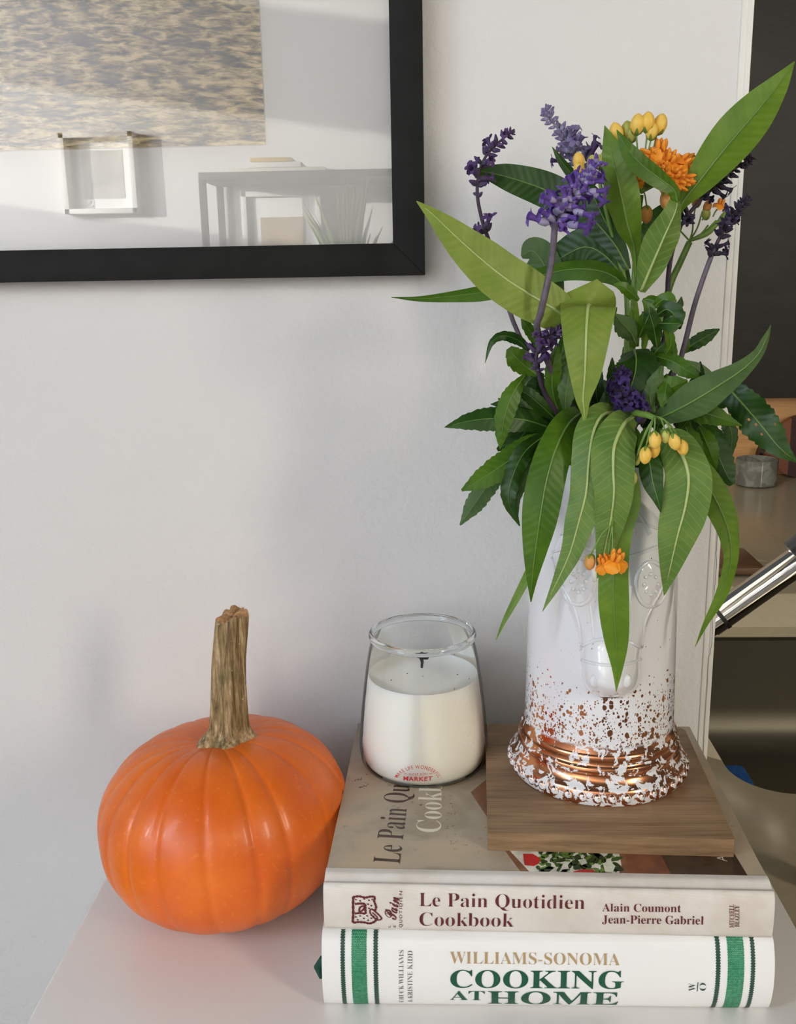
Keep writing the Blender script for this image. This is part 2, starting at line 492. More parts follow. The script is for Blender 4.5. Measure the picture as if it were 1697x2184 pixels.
# pale wood board, striped round board and dark panel at the far end
M_PALE = wood('pale_wood', srgb(.66, .47, .28), srgb(.82, .63, .42), 'x', .6, .5)
tl = aty(1549, 900, 1.985)
wb = thing('wooden_back_board', (tl.x+.35, 1.985, KZ), 'pale wooden board standing upright at the far end of the counter', 'board')
box('board_plank', (tl.x, 1.975, KZ), (tl.x+.75, 1.995, .30), M_PALE, wb, .001)
box('board_edge', (tl.x-.012, 1.970, KZ), (tl.x, 1.999, .30), wood('edge_wood', srgb(.33, .24, .17), srgb(.47, .36, .26), 'z', 1, .5), wb, .001)
M_DARK = None
t = NT('dark_stain'); v = t.co(scale=(3, 3, 60)); v2 = t.co(scale=(1.2, 1, 3.0))
n1 = t.noise(v, 9, 5, .65); n2 = t.noise(v2, 5, 3, .5, 1.5)
c_ = t.mix(t.step(n1, .3, .7), srgb(.105, .10, .088), srgb(.145, .138, .122))
c_ = t.mix(t.math('MULTIPLY', t.step(n2, .52, .70), .35), c_, srgb(.19, .175, .155))
M_DARK = t.done(t.bsdf(**{'Base Color': c_, 'Roughness': .5, 'Normal': t.bump(n1, .2, .0006)}))
pb = aty(1600, 850, 1.93)
cb = thing('dark_cabinet', (pb.x+.3, 1.93, pb.z), 'dark grey wood-grained cabinet hanging above the far counter', 'cabinet')
box('cabinet_front', (.46, 1.93, pb.z), (1.3, 1.948, 1.35), M_DARK, cb, .001)
box('cabinet_shell', (.47, 1.949, pb.z+.004), (1.29, 1.969, 1.34), M_DARK, cb, .001)
rc = aty(1712, 990, 1.93)
rb = thing('round_cutting_board', (rc.x, 1.945, KZ), 'round striped red-brown cutting board propped at the far end of the counter', 'cutting board')
RAD = .062
RCZ = KZ+RAD
strip_cols = [srgb(.17, .06, .045), srgb(.52, .30, .2), srgb(.20, .05, .04), srgb(.22, .07, .05), srgb(.5, .29, .19), srgb(.2, .06, .05)]
cuts = [-1, -.72, -.42, 0, .3, .62, 1]
for i in range(6):
    a0, a1 = cuts[i], cuts[i+1]
    up_, lo_ = [], []
    for k in range(9):
        u = (a0+(a1-a0)*k/8)*.9999
        hgt = math.sqrt(max(0, 1-u*u))*RAD
        up_.append((rc.x+u*RAD, RCZ+hgt)); lo_.append((rc.x+u*RAD, RCZ-hgt))
    poly = lo_+up_[::-1]
    n = len(poly)
    vs_ = [(x, 1.937, z) for x, z in poly]+[(x, 1.955, z) for x, z in poly]
    fs_ = [tuple(range(n)), tuple(range(n, 2*n))[::-1]]+[(k, k+n, (k+1) % n+n, (k+1) % n) for k in range(n)]
    part('strip', vs_, fs_, wood('strip_wood_%d' % i, tuple(x*.8 for x in strip_cols[i]), strip_cols[i], 'z', 1, .4), rb, 30)
kb = aty(1631, 967, 1.93)
M_KN = plain('handle_wood', srgb(.45, .24, .15), .45, var=.2)
tube('handle', [(kb.x, 1.946, kb.z), (kb.x+.030, 1.946, kb.z-.012), (rc.x-RAD*.8, 1.946, RCZ-.02)], [.0105, .0105, .012], M_KN, rb, 16)
tube('handle_cap', [(kb.x-.008, 1.946, kb.z+.002), (kb.x-.001, 1.946, kb.z)], .0125, plain('handle_cap_dark', srgb(.16, .07, .05), .45), rb, 16)

# small orange fruit cut by the frame edge
fo = Vector((.2545, .600, KZ+.013))
sf = thing('small_orange_fruit', (fo.x, fo.y, KZ), 'small orange brown fruit on the counter at the right edge', 'fruit')
lathe('fruit_body', [(.0005+.0105*math.sin(PI*i/12), -.0125*math.cos(PI*i/12)) for i in range(13)], fo, plain('fruit_skin', srgb(.62, .33, .14), .5, var=.2, bump=.2), sf, 20)
tube('fruit_stalk', [fo+Vector((0, 0, .012)), fo+Vector((.001, 0, .016))], .0012, M_DWOOD, sf, 8)

# ------------------------------------------------------------------ lettering
def fancy(s, up, lo):
    return ''.join(chr(up+ord(c)-65) if 'A' <= c <= 'Z' else chr(lo+ord(c)-97) if 'a' <= c <= 'z' else c for c in s)
def serif(s): return fancy(s, 0x1D400, 0x1D41A)
def script(s): return fancy(s, 0x1D4D0, 0x1D4EA)
_cap = {}
def text_raw(body, off=0, space=1.0):
    c = bpy.data.curves.new('lettering', 'FONT')
    c.body = body; c.offset = off; c.size = 1; c.space_character = space; c.resolution_u = 5
    o = bpy.data.objects.new('lettering', c); COL.objects.link(o)
    bpy.context.view_layer.update()
    me = bpy.data.meshes.new_from_object(o.evaluated_get(bpy.context.evaluated_depsgraph_get()))
    vs_ = [(v.co.x, v.co.y) for v in me.vertices]; fs_ = [tuple(p.vertices) for p in me.polygons]
    bpy.data.objects.remove(o); bpy.data.curves.remove(c); bpy.data.meshes.remove(me)
    return vs_, fs_
def cap_of(kind):
    if kind not in _cap:
        f = {'serif': serif, 'script': script, 'sans': lambda s: s}[kind]
        vs_, _ = text_raw(f('H'))
        _cap[kind] = max(y for x, y in vs_)
    return _cap[kind]
def lettering(name, body, kind, P0, P1, PC, mapf, m, parent, off=0, cuts=(0, 6), space=1.0):
    """flat print: baseline start P0, baseline end P1, cap-height point above start PC, in the surface's own (a,b) coordinates"""
    f = {'serif': serif, 'script': script, 'sans': lambda s: s}[kind]
    vs_, fs_ = text_raw(f(body), off, space)
    x0, x1 = min(v[0] for v in vs_), max(v[0] for v in vs_)
    cap = cap_of(kind)
    bm = bmesh.new()
    bv = [bm.verts.new(((x-x0)/(x1-x0), y/cap, 0)) for x, y in vs_]
    for q in fs_:
        try: bm.faces.new([bv[i] for i in q])
        except ValueError: pass
    for i in range(1, cuts[1]):
        bmesh.ops.bisect_plane(bm, geom=list(bm.verts)+list(bm.edges)+list(bm.faces), plane_co=(0, i/cuts[1], 0), plane_no=(0, 1, 0))
    for i in range(1, cuts[0]):
        bmesh.ops.bisect_plane(bm, geom=list(bm.verts)+list(bm.edges)+list(bm.faces), plane_co=(i/cuts[0], 0, 0), plane_no=(1, 0, 0))
    bm.verts.index_update()
    out = []
    for v in bm.verts:
        u, w = v.co.x, v.co.y
        out.append(mapf(P0[0]+u*(P1[0]-P0[0])+w*(PC[0]-P0[0]), P0[1]+u*(P1[1]-P0[1])+w*(PC[1]-P0[1])))
    fs_ = [[v.index for v in q.verts] for q in bm.faces]
    bm.free()
    return part(name, out, fs_, m, parent, None)
def ink(name, c, rough=.5): return plain(name, srgb(*c), rough)

class Spine:
    """a book spine: profile in (y,z), extruded along x, turned by yaw about (x0,y0)"""
    def __init__(s, prof, x0, x1, yaw=0.0, y0=0.0):
        s.P = spline(prof, 60); s.x0, s.x1, s.yaw, s.y0 = x0, x1, yaw, y0
        L = [0]
        for a, b in zip(s.P, s.P[1:]): L.append(L[-1]+math.hypot(b[0]-a[0], b[1]-a[1]))
        s.L = L
    def yz(s, a):
        a = max(0, min(s.L[-1]-1e-9, a))
        k = next(i for i in range(len(s.L)-1) if s.L[i+1] > a)
        u = (a-s.L[k])/(s.L[k+1]-s.L[k])
        p, q = s.P[k], s.P[k+1]
        n = Vector((q[0]-p[0], q[1]-p[1])).normalized()
        return p[0]+(q[0]-p[0])*u, p[1]+(q[1]-p[1])*u, (-n.y, n.x)
    def turn(s, x, y, z):
        c, si = math.cos(s.yaw), math.sin(s.yaw)
        dx, dy = x-s.x0, y-s.y0
        return Vector((s.x0+c*dx-si*dy, s.y0+si*dx+c*dy, z))
    def at(s, x, a, off=.0):
        y, z, n = s.yz(a)
        return s.turn(x, y+n[0]*off, z+n[1]*off)
    def find(s, px, py, amin=0, amax=1):
        best = None
        for i in range(240):
            a = s.L[-1]*(amin+(amax-amin)*i/239)
            y, z, n = s.yz(a)
            x = 0.05
            for _ in range(3):
                yy = s.turn(x, y, z).y
                q = aty(px, py, yy); x = s.x0+(q.x-s.x0)
            e = abs(q.z-z)
            pn = s.turn(x, y, z); nn = Vector((0, n[0], n[1]))
            if nn.dot(CAM-pn) < .02: continue
            if best is None or e < best[0]: best = (e, x, a)
        return best[1], best[2]
def extrude_profile(name, S, a0, a1, x0, x1, m, parent, na=30, nx=2, off=0, thick=.0, smooth=60, wob=None):
    vs_, fs_ = [], []
    lay = [off] if not thick else [off, off-thick]
    for o_ in lay:
        for i in range(na+1):
            a = a0+(a1-a0)*i/na
            for j in range(nx+1):
                x = x0+(x1-x0)*j/nx
                if wob: x += wob(i, j)
                vs_.append(S.at(x, a, o_))
    W_ = nx+1
    def q(b, i, j): return b*(na+1)*W_+i*W_+j
    for i in range(na):
        for j in range(nx):
            fs_.append((q(0, i, j), q(0, i, j+1), q(0, i+1, j+1), q(0, i+1, j)))
            if thick: fs_.append((q(1, i, j), q(1, i+1, j), q(1, i+1, j+1), q(1, i, j+1)))
    if thick:
        for i in range(na):
            fs_.append((q(0, i, 0), q(0, i+1, 0), q(1, i+1, 0), q(1, i, 0)))
            fs_.append((q(0, i, nx), q(1, i, nx), q(1, i+1, nx), q(0, i+1, nx)))
        for j in range(nx):
            fs_.append((q(0, 0, j), q(1, 0, j), q(1, 0, j+1), q(0, 0, j+1)))
            fs_.append((q(0, na, j), q(0, na, j+1), q(1, na, j+1), q(1, na, j)))
    return part(name, vs_, fs_, m, parent, smooth)

# ------------------------------------------------------------------ lower book: white jacket with green stripes
M_JACKET = plain('white_jacket', srgb(.93, .925, .915), .28, var=.01, **{'Coat Weight': .25})
M_PAGES = None
t = NT('page_edges'); v = t.co(scale=(1, 1, 1600))
M_PAGES = t.done(t.bsdf(**{'Base Color': t.mix(t.noise(v, 1, 2), srgb(.80, .77, .70), srgb(.93, .91, .86)), 'Roughness': .8}))
BT = .0470
bx0, bx1 = -.0640, .1812
b1 = thing('lower_cookbook', ((bx0+bx1)/2, .57, 0), 'thick white jacketed cookbook with green stripes and green title, at the bottom of the stack', 'book')
SP1 = Spine([(.4760, .0002), (.4712, .0004), (.4675, .0038), (.4645, .0120), (.4632, .0225), (.4642, .0335), (.4672, .0420), (.4702, .0455), (.4745, .0469), (.4820, .0470)], bx0, bx1)
extrude_profile('jacket_spine', SP1, 0, SP1.L[-1], bx0, bx1, M_JACKET, b1, 48, 2, 0, .0006)
box('front_cover', (bx0, .4818, BT-.0032), (bx1, .665, BT), M_JACKET, b1, .0006)
box('back_cover', (bx0, .4758, 0), (bx1, .665, .0032), M_JACKET, b1, .0006)
box('page_block', (bx0+.004, .4720, .0034), (bx1-.004, .661, BT-.0034), M_PAGES, b1)
gs = plain('green_cloth', srgb(.05, .27, .2), .8, bump=.3, bs=800)
tube('cloth_headband', [aty(688, 2042, .474), aty(680, 2062, .4735), aty(686, 2084, .473)], [.0016, .0030, .0016], gs, b1, 12)
def weave(name, c1, c2, sc, thr=.5):
    t = NT(name); v = t.co()
    sp = t.n('SeparateXYZ'); t.t.links.new(v, sp.inputs[0])
    d1 = t.math('FRACT', t.math('MULTIPLY', t.math('ADD', sp.outputs[0], sp.outputs[2]), sc))
    d2 = t.math('FRACT', t.math('MULTIPLY', sp.outputs[2], sc*1.15))
    n = t.noise(v, 600, 3, .6)
    f = t.math('ADD', t.math('MULTIPLY', d1, .35), t.math('ADD', t.math('MULTIPLY', d2, .25), t.math('MULTIPLY', n, .5)))
    f2 = t.math('ADD', f, t.math('MULTIPLY', t.noise(v, 45, 2), .25))
    return t.done(t.bsdf(**{'Base Color': t.mix(t.step(f2, thr, thr+.22), c1, c2), 'Roughness': .45, 'Normal': t.bump(f, .2, .0003)}))
M_GSTRIPE = weave('green_stripe', srgb(.045, .44, .29), srgb(.42, .70, .56), 900, .66)
M_DSTRIPE = weave('dark_stripe', srgb(.09, .25, .19), srgb(.32, .45, .39), 1100, .72)
def px_x(px, py, S): return S.find(px, py)[0]
zig = lambda amp: (lambda i, j: (amp if i % 2 else -amp) if j in (0,) else ((-amp if i % 2 else amp) if j == 1 else 0))
for (xa, xb, mm, am) in ((727, 735.5, M_DSTRIPE, .0003), (750, 782, M_GSTRIPE, .00015), (797, 806, M_DSTRIPE, .0003),
                         (1526, 1535, M_DSTRIPE, .0003), (1551, 1586, M_GSTRIPE, .00015), (1600.5, 1609, M_DSTRIPE, .0003)):
    X0, X1 = px_x(xa, 2080, SP1), px_x(xb, 2080, SP1)
    extrude_profile('stripe', SP1, SP1.L[-1]*.03, SP1.L[-1]*.86, X0, X1, mm, b1, 74, 1, .00018, 0, 60, zig(am))
I_GREEN, I_GOLD, I_GREY, I_DKG = ink('ink_green', (.04, .32, .22), .35), ink('ink_gold', (.70, .58, .40), .35), ink('ink_grey', (.40, .40, .40)), ink('ink_slate', (.16, .26, .24))
def on_spine(S, o=.0003): return lambda a, b: S.at(a, b, o)
def sp_text(name, body, S, p0, p1, pc, m, parent, off=0, kind='serif', cuts=(0, 6), space=1.0):
    return lettering(name, body, kind, S.find(*p0), S.find(*p1), S.find(*pc), on_spine(S), m, parent, off, cuts, space)
sp_text('title_line', 'WILLIAMS-SONOMA', SP1, (959, 2054.5), (1321, 2059), (959, 2029), I_GOLD, b1, -.011)
sp_text('title_word', 'COOKING', SP1, (960, 2105.5), (1329, 2108), (960, 2069), I_GREEN, b1, 0)
sp_text('title_word', 'AT', SP1, (959, 2131.5), (1033, 2132.5), (959, 2112.5), I_GREEN, b1, -.004)
sp_text('title_word', 'HOME', SP1, (1040, 2139.5), (1317, 2142), (1040, 2113.5), I_GREEN, b1, 0)
sp_text('author_line', 'CHUCK WILLIAMS', SP1, (860.5, 2136), (860.5, 2026.5), (850.5, 2136), I_GREY, b1, -.012, cuts=(12, 0))
sp_text('author_line', '& KRISTINE KIDD', SP1, (879.5, 2136), (879.5, 2027.5), (869, 2136), I_GREY, b1, -.012, cuts=(12, 0))
sp_text('publisher_mark', 'W', SP1, (1482, 2113), (1482, 2096), (1468, 2113), I_DKG, b1, -.010, cuts=(3, 0))
sp_text('publisher_mark', 'O', SP1, (1505, 2112), (1505, 2096), (1491, 2112), I_DKG, b1, -.014, 'serif', (3, 0))
e0, e1 = SP1.find(1486, 2114), SP1.find(1486, 2095)
extrude_profile('publisher_mark', SP1, e0[1], e1[1], e0[0]-.0002, e0[0]+.0002, I_DKG, b1, 4, 1, .0003)

# ------------------------------------------------------------------ upper book: linen spine, photographic cover
LT = .0290
ux0, ux1, UYAW = -.0622, .1792, math.radians(-1.3)
b2 = thing('upper_cookbook', ((ux0+ux1)/2, .57, BT), 'beige cookbook with linen spine, maroon title and stone coloured cover, on top of the stack', 'book')
UT = BT+LT
SP2 = Spine([(.4800, BT+.0003), (.4742, BT+.0004), (.4712, BT+.0022), (.4702, BT+.0075), (.4698, BT+.0140), (.4702, BT+.0205), (.4712, BT+.0258), (.4735, BT+.0283), (.4762, BT+.0276), (.4785, UT-.0006), (.4815, UT+.0006), (.4856, UT+.0006)], ux0, ux1, UYAW, .4842)
t = NT('linen'); v = t.co()
sp = t.n('SeparateXYZ'); t.t.links.new(v, sp.inputs[0])
tw = t.math('FRACT', t.math('MULTIPLY', t.math('ADD', t.math('ADD', sp.outputs[0], sp.outputs[2]), sp.outputs[1]), 620))
w2 = t.math('FRACT', t.math('MULTIPLY', t.math('SUBTRACT', sp.outputs[2], sp.outputs[1]), 1500))
hh = t.math('ADD', t.math('MULTIPLY', tw, .6), t.math('MULTIPLY', w2, .4))
dirt = t.noise(v, 22, 4, .6)
c_ = t.mix(t.step(dirt, .35, .72), srgb(.93, .905, .875), srgb(.845, .80, .745))
sm_ = t.noise(t.co(scale=(14, 60, 420)), 3, 3, .6)
c_ = t.mix(t.math('MULTIPLY', t.step(sm_, .66, .80), .35), c_, srgb(.45, .43, .40))
M_LINEN = t.done(t.bsdf(**{'Base Color': t.mix(t.math('MULTIPLY', hh, .30), c_, srgb(.66, .61, .54)), 'Roughness': .85, 'Normal': t.bump(hh, .6, .0004)}))
extrude_profile('linen_spine', SP2, 0, SP2.L[-1], ux0, ux1, M_LINEN, b2, 60, 2, 0, .0011)
t = NT('stone_cover'); v = t.co()
n1 = t.noise(v, 18, 4, .6, .6); n2 = t.noise(v, 260, 4, .7); n3 = t.noise(v, 34, 2, .5)
c_ = t.ramp(n1, [(.3, srgb(.57, .515, .43)), (.5, srgb(.68, .625, .54)), (.7, srgb(.745, .655, .54))])
pit = t.math('MULTIPLY', t.step(n2, .60, .66), t.step(n3, .50, .60))
c_ = t.mix(pit, c_, srgb(.28, .22, .15))
M_COVER = t.done(t.bsdf(**{'Base Color': c_, 'Roughness': .32}))
def turned(bm_lo, bm_hi, name, m, bev=.0006):
    bm = bmesh.new(); bm_box(bm, bm_lo, bm_hi, bev)
    for v in bm.verts: v.co = SP2.turn(*v.co)
    return from_bm(name, bm, m, b2, 35)
turned((ux0, .4835, UT-.003), (ux1, .668, UT), 'front_cover', M_COVER)
turned((ux0, .4760, BT+.0002), (ux1, .668, BT+.0032), 'back_cover', M_COVER)
turned((ux0+.003, .4730, BT+.0034), (ux1-.003, .664, UT-.0032), 'page_block', M_PAGES, 0)
I_MAR = ink('ink_maroon', (.37, .10, .12), .7)
sp_text('title_line', 'Le Pain Quotidien', SP2, (895, 1932), (1247.5, 1938.5), (895, 1903.5), I_MAR, b2, -.0125)
sp_text('title_line', 'Cookbook', SP2, (895.5, 1974), (1096, 1976), (895.5, 1945), I_MAR, b2, -.0125)
sp_text('author_line', 'Alain Coumont', SP2, (1285, 1943), (1453, 1945), (1285, 1926.5), I_MAR, b2, -.006)
sp_text('author_line', 'Jean-Pierre Gabriel', SP2, (1285, 1968.5), (1501, 1971), (1285, 1951), I_MAR, b2, -.006)
sp_text('publisher_mark', 'MITCHELL', SP2, (1566, 1978), (1566, 1928.5), (1556, 1978), I_MAR, b2, 0, cuts=(8, 0))
sp_text('publisher_mark', 'BEAZLEY', SP2, (1577, 1976), (1577, 1931), (1567.5, 1976), I_MAR, b2, 0, cuts=(8, 0))
sp_text('emblem_lettering', 'QUOTIDIEN', SP2, (859, 1977), (859, 1900), (852.5, 1977), I_MAR, b2, .004, 'sans', cuts=(9, 0), space=1.35)
sp_text('emblem_lettering', 'Pain', SP2, (845, 1962), (853, 1915), (820, 1956), I_MAR, b2, .012, 'script', cuts=(6, 0))
sp_text('emblem_lettering', 'L', SP2, (834, 1977), (834, 1972), (829, 1977), I_MAR, b2, .004, 'sans', cuts=(0, 0))
sp_text('emblem_lettering', 'E', SP2, (845, 1977), (845, 1972), (840, 1977), I_MAR, b2, .004, 'sans', cuts=(0, 0))
def ribbon(name, pts, w, S, m, parent, closed=False, n=None):
    """printed line of width w along photo points on a spine"""
    P = [S.find(*p) for p in pts]
    if closed: P = P+[P[0]]
    Q = spline(P, n or len(P)*5) if n != 0 else P
    vs_, fs_ = [], []
    for i, p in enumerate(Q):
        a, b_ = Q[max(i-1, 0)], Q[min(i+1, len(Q)-1)]
        d = Vector((b_[0]-a[0], b_[1]-a[1]))
        d = d.normalized() if d.length > 1e-9 else Vector((1, 0))
        nn = Vector((-d.y, d.x))*w/2*(1+.25*math.sin(i*2.1))
        vs_ += [S.at(p[0]+nn.x, p[1]+nn.y, .00025), S.at(p[0]-nn.x, p[1]-nn.y, .00025)]
    for i in range(len(Q)-1): fs_.append((2*i, 2*i+1, 2*i+3, 2*i+2))
    return part(name, vs_, fs_, m, parent, None)
ribbon('emblem_outline', [(754, 1913), (767, 1911.5), (780, 1914), (792, 1912), (800, 1913.5), (799, 1922), (803, 1934), (800, 1944)], .00115, SP2, I_MAR, b2)
ribbon('emblem_outline', [(754.5, 1912), (754, 1930), (754.5, 1950), (754, 1966), (765, 1966), (778, 1967), (790, 1969), (801, 1964), (804, 1958)], .0013, SP2, I_MAR, b2)
ribbon('emblem_outline', [(758, 1928), (769, 1927), (779, 1928), (780, 1938), (780, 1948), (769, 1947), (758, 1948)], .0012, SP2, I_MAR, b2)
ribbon('emblem_outline', [(767, 1944), (768, 1936), (774, 1932), (778, 1934), (774, 1941), (767, 1944)], .0010, SP2, I_MAR, b2)
ribbon('emblem_outline', [(790, 1940), (795, 1939), (804, 1946), (813, 1955), (814, 1960), (808, 1962), (799, 1957), (791, 1948), (790, 1940)], .00085, SP2, I_MAR, b2)
ribbon('emblem_outline', [(795, 1946), (801, 1951), (806, 1957), (801, 1958), (797, 1952)], .0007, SP2, I_MAR, b2)
for x_, y_ in ((760, 1918), (769, 1921), (778, 1917), (788, 1920), (795, 1918), (786, 1928), (793, 1931), (788, 1937), (760, 1955), (769, 1953), (777, 1958), (784, 1953), (764, 1961), (786, 1962), (793, 1958)):
    ribbon('emblem_seed', [(x_-1.6, y_-1.0), (x_+1.6, y_+1.0)], .0007, SP2, I_MAR, b2, n=3)
# printed cover: lettering and the salad photograph, flat on the board
def on_cover(a, b_): return Vector((a, b_, UT+.00012))
def cv(px, py): q = atz(px, py, UT); return (q.x, q.y)
I_BROWN, I_CREAM = ink('ink_brown', (.26, .15, .09), .35), ink('ink_cream', (.90, .87, .80), .35)
# lettering runs away from the spine; tops of the letters point left
tp0, tp1 = cv(853, 1843), cv(874, 1675)
L_ = Vector((tp1[0]-tp0[0], tp1[1]-tp0[1]))
tcap = cv(795, 1839)
wid, wid2 = text_raw(serif('Le Pain Qu'), -.008), text_raw(serif('Le Pain Quotidien'), -.008)
k_ = (max(v[0] for v in wid2[0])-min(v[0] for v in wid2[0]))/(max(v[0] for v in wid[0])-min(v[0] for v in wid[0]))
lettering('cover_title', 'Le Pain Quotidien', 'serif', tp0, (tp0[0]+L_.x*k_, tp0[1]+L_.y*k_), tcap, on_cover, I_BROWN, b2, -.008, (0, 0))
cp0, cp1 = cv(940, 1776), cv(942, 1681)
L_ = Vector((cp1[0]-cp0[0], cp1[1]-cp0[1]))
wid, wid2 = text_raw(serif('Cooki'), -.008), text_raw(serif('Cookbook'), -.008)
k_ = (max(v[0] for v in wid2[0])-min(v[0] for v in wid2[0]))/(max(v[0] for v in wid[0])-min(v[0] for v in wid[0]))
lettering('cover_title', 'Cookbook', 'serif', cp0, (cp0[0]+L_.x*k_, cp0[1]+L_.y*k_), cv(887, 1774), on_cover, I_CREAM, b2, -.008, (0, 0))
lettering('cover_author', 'Del', 'serif', cv(1521, 1850), cv(1512, 1812), cv(1500, 1849), on_cover, I_BROWN, b2, -.008, (0, 0))
lettering('cover_author', 'A', 'sans', cv(1551, 1838), cv(1545, 1826), cv(1531, 1836), on_cover, I_CREAM, b2, -.01, (0, 0))
def printed(name, polys, c, lift=.00016, rough=.32):
    vs_, fs_ = [], []
    for poly in polys:
        b0 = len(vs_)
        vs_ += [Vector((x, y, UT+lift)) for x, y in poly]
        fs_.append(tuple(range(b0, b0+len(poly))))
    return part(name, vs_, fs_, c if not isinstance(c, tuple) else plain(name+'_ink', srgb(*c), rough, var=.22, vs_=120), b2, None)
pp = lambda pts: [cv(*p) for p in pts]
printed('photo_board', [pp([(1075, 1812), (1062, 1778), (1003, 1690), (1040, 1660), (1300, 1640), (1400, 1700), (1452, 1812), (1472, 1873.5), (1112, 1862.5)])], (.52, .35, .235), .00010)
printed('photo_shadow', [pp([(1385, 1700), (1510, 1700), (1560, 1812), (1598, 1874.5), (1432, 1872), (1396, 1812)])], (.27, .205, .15), .00011)
printed('photo_board_edge', [pp([(1392, 1808), (1400, 1806), (1434, 1871.5), (1340, 1870), (1330, 1800)])], (.50, .30, .21), .00012)
printed('photo_plate', [pp([(1085, 1813), (1120, 1790), (1250, 1780), (1318, 1812), (1325, 1845), (1318, 1869), (1132, 1863)])], (.86, .84, .79), .00014)
greens = [[], [], []]
rg = random.Random(3)
for k in range(120):
    x_, y_ = rg.uniform(1140, 1318), rg.uniform(1800, 1868)
    w_, h_ = rg.uniform(7, 20), rg.uniform(4, 10)
    a0 = rg.uniform(0, PI)
    poly = []
    for j in range(7):
        a = 2*PI*j/7
        r_ = rg.uniform(.6, 1.1)
        dx, dy = w_*math.cos(a)*r_, h_*math.sin(a)*r_
        poly.append((x_+dx*math.cos(a0)-dy*math.sin(a0), min(1868, y_+(dx*math.sin(a0)+dy*math.cos(a0))*.6)))
    if all(py < 1869 for _, py in poly): greens[k % 3].append(pp(poly[::-1]))
printed('photo_salad', greens[0], (.20, .33, .12), .00018)
printed('photo_salad', greens[1], (.36, .50, .18), .00021)
printed('photo_salad', greens[2], (.13, .22, .10), .00024)
printed('photo_onion', [pp([(1285, 1842), (1300, 1837), (1312, 1848), (1306, 1862), (1290, 1860)]), pp([(1232, 1835), (1247, 1832), (1252, 1842), (1240, 1846)])], (.82, .82, .74), .00027)
printed('photo_tomato', [pp([(1115, 1822), (1136, 1822), (1152, 1832), (1150, 1842), (1138, 1848), (1118, 1846)]), pp([(1222, 1860), (1240, 1855), (1266, 1856), (1270, 1868), (1222, 1867)])], (.76, .15, .14), .00030)

# ------------------------------------------------------------------ wooden board under the vase
WZ0, WZ1 = UT+.0003, UT+.0115
M_BOARD = None
t = NT('oak_board')
v = t.co(scale=(3.0, 46, 40))
n1 = t.noise(v, 1.6, 5, .6, .5)
v2 = t.co(scale=(16, 420, 300)); n2 = t.noise(v2, 1.5, 3, .6)
n3 = t.noise(t.co(), 14, 2)
f = t.math('ADD', t.math('MULTIPLY', n1, .55), t.math('ADD', t.math('MULTIPLY', n2, .35), t.math('MULTIPLY', n3, .15)))
c_ = t.ramp(f, [(.36, srgb(.37, .28, .19)), (.52, srgb(.53, .42, .30)), (.70, srgb(.66, .54, .40))])
M_BOARD = t.done(t.bsdf(**{'Base Color': c_, 'Roughness': .45, 'Normal': t.bump(n2, .3, .0003)}))
c0, c1 = atz(1040, 1776, WZ1), atz(1567.5, 1790, WZ1)
c3 = atz(1041, 1540, WZ1)
ax = (c1-c0); wlen = ax.length; ax.normalize(); ay = Vector((-ax.y, ax.x, 0))
dep = .140
wbd = thing('serving_board', (c0+ax*wlen/2+ay*dep/2)-Vector((0, 0, WZ1-WZ0)), 'square oak wood board lying on the books under the white vase', 'board')
r_ = .006
pts = []
for cx_, cy_, a0 in ((wlen-r_, dep-r_, 0), (r_, dep-r_, PI/2), (.0006, .0006, PI), (wlen-.0006, .0006, 1.5*PI)):
    rr = r_ if cy_ > .01 else .0006
    for i in range(6):
        a = a0+PI/2*i/5
        pts.append((cx_+rr*math.cos(a), cy_+rr*math.sin(a)))
bm = bmesh.new()
lo_ = [bm.verts.new(c0+ax*x+ay*y+Vector((0, 0, WZ0-WZ1))) for x, y in pts]
hi_ = [bm.verts.new(c0+ax*x+ay*y) for x, y in pts]
bm.faces.new(lo_[::-1]); tf = bm.faces.new(hi_)
for i in range(len(pts)):
    j = (i+1) % len(pts); bm.faces.new((lo_[i], lo_[j], hi_[j], hi_[i]))
bmesh.ops.bevel(bm, geom=list(tf.edges), offset=.0006, segments=2, affect='EDGES', profile=.5)
from_bm('board_plank', bm, M_BOARD, wbd, 30)

# ------------------------------------------------------------------ candle in a glass jar
CX, CY, CZ = -.0088, .6135, UT
cdl = thing('jar_candle', (CX, CY, CZ), 'white candle in a clear glass jar with a red printed label, on the books', 'candle')
M_CGLASS = thin_glass('jar_glass', 1.42, (.985, .99, .99), 0, (.90, .915, .92))
JP = [(.0395, .0004), (.0413, .0012), (.0428, .0040), (.0436, .0100), (.0436, .0160), (.0430, .0240), (.0414, .0400), (.0394, .0570), (.0376, .0700), (.0360, .0790), (.0346, .0850), (.0340, .0880)]
JP = [tuple(p) for p in spline(JP, 40)]
lathe('jar_wall', JP, (CX, CY, CZ), M_CGLASS, cdl, 96, 180)
t = NT('rim_glass'); 
M_RIM = t.done(t.bsdf(**{'Base Color': (.93, .95, .95), 'Roughness': .02, 'Transmission Weight': 1.0, 'IOR': 1.45}))
rp = [(.0337+.0019*math.cos(a), .0903+.0026*math.sin(a)) for a in [2*PI*i/20 for i in range(21)]]
lathe('jar_rim', rp, (CX, CY, CZ), M_RIM, cdl, 96, 180)
lathe('jar_base', [(.0005, .0006), (.030, .0006), (.0385, .0003), (.0395, .0008), (.0385, .0012), (.0005, .0012)], (CX, CY, CZ), M_CGLASS, cdl, 64, 50)
t = NT('candle_wax'); v = t.co()
M_WAX = t.done(t.bsdf(**{'Base Color': srgb(.955, .945, .91), 'Roughness': .45, 'Subsurface Weight': .6, 'Subsurface Radius': (.012, .010, .007), 'Subsurface Scale': .6, 'Normal': t.bump(t.noise(v, 60, 3), .15, .0008)}))
